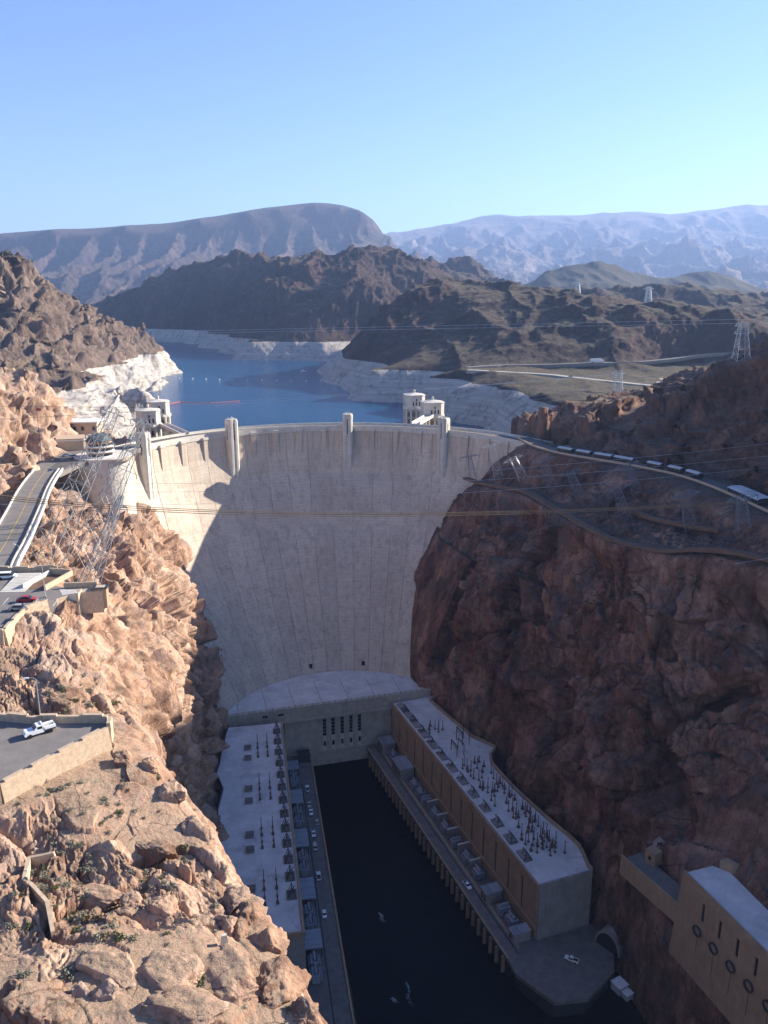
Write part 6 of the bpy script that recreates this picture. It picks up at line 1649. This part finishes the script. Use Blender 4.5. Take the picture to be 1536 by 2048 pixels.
# boulders
def boulder_mesh(seed, sub=5):
    bm = bmesh.new(); bmesh.ops.create_icosphere(bm, subdivisions=sub, radius=1.0)
    P = np.array([v.co for v in bm.verts], np.float32)
    r = np.random.RandomState(seed)
    Q = P.copy()
    for k in range(13):                                 # broken facets
        n = r.normal(size=3); n /= np.linalg.norm(n); c = r.uniform(.5, .88)
        d = Q @ n; over = np.clip(d - c, 0, None); Q -= (over * 0.95)[:, None] * n
    s = seed * 7.1
    f1, f2, _ = worley(Q * 1.5 + s)
    k = 1 + 0.16 * fbm(Q * 1.1 + s, 3) - 0.10 * f1 - 0.9 * np.clip(.07 - (f2 - f1), 0, .07) + 0.045 * fbm(Q * 5 + s, 5, .65) + 0.05 * facets(Q * 4 + s)[0]
    Q = Q * k[:, None]
    for v, q in zip(bm.verts, Q): v.co = q
    me = bpy.data.meshes.new('boulder'); bm.to_mesh(me); bm.free()
    me.polygons.foreach_set('use_smooth', [True] * len(me.polygons))
    a = me.attributes.new('rock_id', 'FLOAT', 'POINT'); a.data.foreach_set('value', np.full(len(me.vertices), r.rand(), np.float32))
    me.materials.append(M['near_rock']); return me
BM = [boulder_mesh(s) for s in range(1, 9)]
BOULDERS = [
 (-42.5, 80.0, 4.6, 4.2, 3.6, 20, 'largest brown rounded boulder at the bottom left corner'),
 (-46.4, 80.3, 2.4, 2.2, 2.9, 60, 'boulder leaning against the left side of the largest corner boulder'),
 (-35.0, 82.3, 2.4, 2.2, 1.9, 10, 'split rounded boulder right of the largest corner boulder'),
 (-38.2, 82.3, 1.3, 1.5, 1.6, 40, 'narrow dark boulder wedged between the two corner boulders'),
 (-35.7, 86.3, 5.0, 3.4, 1.9, -20, 'broad flat topped boulder above the split boulder'),
 (-28.7, 85.6, 5.8, 4.2, 2.0, -25, 'wide pale slab boulder in the middle of the bottom slope'),
 (-20.7, 86.2, 6.4, 4.4, 2.2, -50, 'long tilted slab near the cliff edge at the bottom'),
 (-24.8, 79.1, 6.0, 3.6, 2.2, -10, 'pale slab boulder cut by the bottom frame edge'),
 (-13.9, 87.2, 3.3, 4.6, 4.0, -30, 'big angular rim block with the orange hollow on the cliff edge'),
 (-10.6, 81.7, 2.6, 3.0, 2.4, 30, 'rim block at the very bottom of the cliff edge'),
 (-17.1, 95.6, 3.4, 3.0, 2.6, -35, 'rim block above the orange hollow block'),
 (-22.9, 97.9, 2.6, 2.2, 2.2, -20, 'rightmost boulder of the row under the rim'),
 (-26.8, 98.8, 2.8, 2.4, 2.4, 15, 'second boulder from the rim in the dark based row'),
 (-33.2, 99.7, 3.2, 2.3, 2.5, 0, 'large double lobed boulder in the middle of the dark based row'),
 (-37.9, 101.8, 2.2, 1.9, 1.7, 30, 'leftmost boulder of the dark based row'),
 (-44.4, 103.3, 5.6, 2.4, 1.9, -12, 'long flat rock slab with a dark face right of the bent wall'),
 (-26.7, 107.4, 3.4, 2.4, 2.4, -35, 'rounded rim boulder above the row of boulders'),
 (-38.7, 113.8, 4.6, 2.6, 2.2, -25, 'pale smooth hump on the slope below the truck lot'),
 (-45.4, 113.1, 3.2, 1.9, 1.5, -25, 'brown hump left of the pale smooth hump'),
 (-32.4, 120.4, 2.8, 4.8, 2.6, 35, 'long dark faced rib rock along the cliff rim'),
 (-38.8, 128.3, 2.5, 3.8, 2.4, 30, 'dark faced rim rock just below the stone wall corner'),
 (-44.2, 133.2, 2.3, 1.9, 2.3, 0, 'dark knobbly boulder at the foot of the stone wall corner'),
 (-49.1, 134.0, 2.4, 1.9, 2.0, 20, 'reddish boulder against the stone wall corner'),
 (-23.1, 104.7, 2.2, 3.0, 2.0, -30, 'small rim knob between the rib and the rim blocks'),
 (-66.3, 148.7, 2.4, 1.8, 1.9, 10, 'rounded rock on the slope behind the truck lot'),
 (-76.9, 159.5, 3.0, 2.2, 2.2, -15, 'pinkish rock outcrop under the car lot wall'),
 (-72.6, 167.8, 3.6, 2.4, 2.2, -20, 'pale pink outcrop on the slope below the wing wall'),
 (-60.5, 155.2, 3.2, 2.6, 3.4, 10, 'tall dark sided rock right of the lamp post slope'),
 (-115.8, 320.0, 5.5, 5.0, 7.5, 15, 'tall rounded crag in front of the bastion'),
 (-120.9, 384.8, 3.4, 3.4, 9.0, 0, 'pointed rock finger against the sunlit dam face'),
 (-126.1, 317.3, 3.6, 3.2, 5.5, 30, 'dark crag below the leaning pylons'),
 (-99.9, 296.3, 4.6, 3.6, 4.4, 25, 'angular crag in the middle of the sunlit cliff'),
 (-101.4, 328.3, 4.0, 3.4, 5.0, -20, 'crag on the sunlit cliff beside the dam'),
]
for i, (x, y, sx, sy, sz, rz, lab) in enumerate(BOULDERS):
    p, nn = drop(x, y)
    o = bpy.data.objects.new('boulder', BM[i % 8]); COL.objects.link(o)
    o.location = (x, y, p.z - sz * 0.12); o.scale = (sx * 1.15, sy * 1.15, sz * 1.05); o.rotation_euler = (0, 0, R(rz))
    tag(o, lab, 'boulder', 'boulders on the sunlit slope')


# shrubs
def shrub_mesh(seed, col):
    r = random.Random(seed); m = MB()
    for k in range(150):
        th = r.uniform(0, 6.283); ph = math.acos(r.uniform(0, 1)); rr = r.uniform(.45, 1.0) * (0.75 + .25 * math.sin(3 * th + seed))
        p = Vector((rr * math.sin(ph) * math.cos(th), rr * math.sin(ph) * math.sin(th), rr * math.cos(ph) * .75))
        a = Vector((r.gauss(0, 1), r.gauss(0, 1), r.gauss(0, 1))).normalized() * r.uniform(.10, .2); b = Vector((r.gauss(0, 1), r.gauss(0, 1), r.gauss(0, 1))).normalized() * r.uniform(.06, .12)
        m.add([p - a, p + b, p + a, p - b], [(0, 1, 2, 3)])
    for k in range(7):
        th = r.uniform(0, 6.283); m.tube([(0, 0, -.2), (.6 * math.cos(th), .6 * math.sin(th), .5)], .03, 3)
    me_o = m.build('desert_shrub', M[col]); me = me_o.data; bpy.data.objects.remove(me_o); return me
simple('sage_leaf', (0.235, 0.225, 0.165), 0.9, 0.35, 1.5)
simple('green_leaf', (0.13, 0.145, 0.06), 0.9, 0.35, 1.5)
simple('dry_leaf', (0.20, 0.155, 0.085), 0.9, 0.3, 1.5)
SM = [shrub_mesh(1, 'sage_leaf'), shrub_mesh(2, 'sage_leaf'), shrub_mesh(3, 'dry_leaf'), shrub_mesh(4, 'green_leaf')]
r5 = random.Random(21)
AREAS = [('small grey green shrub on the sandy slope just below the truck lot wall', (-62, -43, 110, 130), 46, (.35, .75)),
         ('grey green shrub among the rocks around the bent retaining wall', (-60, -34, 92, 110), 52, (.35, .95)),
         ('low grey shrub between the big boulders at the bottom left', (-52, -14, 72, 92), 46, (.4, 1.0)),
         ('small shrub on the broken slope between the two lots', (-80, -58, 143, 172), 44, (.4, .9)),
         ('shrub on the rocky ground under the leaning pylons', (-118, -84, 218, 285), 34, (.6, 1.3)),
         ('shrub clinging to the ledges of the cliff rim', (-44, -14, 84, 132), 30, (.35, .8))]
for lab, (x0, x1, y0, y1), n, (s0, s1) in AREAS:
    k = 0; tries = 0; cl = [(r5.uniform(x0, x1), r5.uniform(y0, y1)) for _ in range(7)]
    while k < n and tries < 900:
        tries += 1
        c = r5.choice(cl); x = c[0] + r5.gauss(0, (x1 - x0) * .13); y = c[1] + r5.gauss(0, (y1 - y0) * .13)
        if r5.random() < .35: x, y = r5.uniform(x0, x1), r5.uniform(y0, y1)
        if in_poly(np.array([x]), np.array([y]), LOT)[0] or in_poly(np.array([x]), np.array([y]), CL)[0]: continue
        p, nn = drop(x, y)
        if p is None or nn is None or abs(nn.z) < .6 or p.z < -14: continue
        s = r5.uniform(s0, s1) * 1.45
        o = bpy.data.objects.new('desert_shrub', r5.choice(SM if r5.random() < .5 else SM[:2])); COL.objects.link(o)
        o.location = p - Vector((0, 0, .05)); o.scale = (s * r5.uniform(.8, 1.2), s * r5.uniform(.8, 1.2), s * r5.uniform(.7, 1.0)); o.rotation_euler = (0, 0, r5.uniform(0, 6.28))
        tag(o, lab, 'shrub', 'shrubs: ' + lab[:48])
        k += 1

# ------------------------------------------------------------------ haze
t = bpy.data.materials.new('haze_air'); t.use_nodes = True
nt = t.node_tree; nt.nodes.remove(nt.nodes['Principled BSDF'])
pv = nt.nodes.new('ShaderNodeVolumePrincipled')
pv.inputs['Color'].default_value = (0.40, 0.58, 1.0, 1)
pv.inputs['Density'].default_value = 0.000062
pv.inputs['Anisotropy'].default_value = 0.2
nt.links.new(pv.outputs[0], nt.nodes['Material Output'].inputs['Volume'])
hz = MB().box(-17500, 17500, -2500, 20500, -201, 1900).build('haze', t)
hz['kind'] = 'stuff'
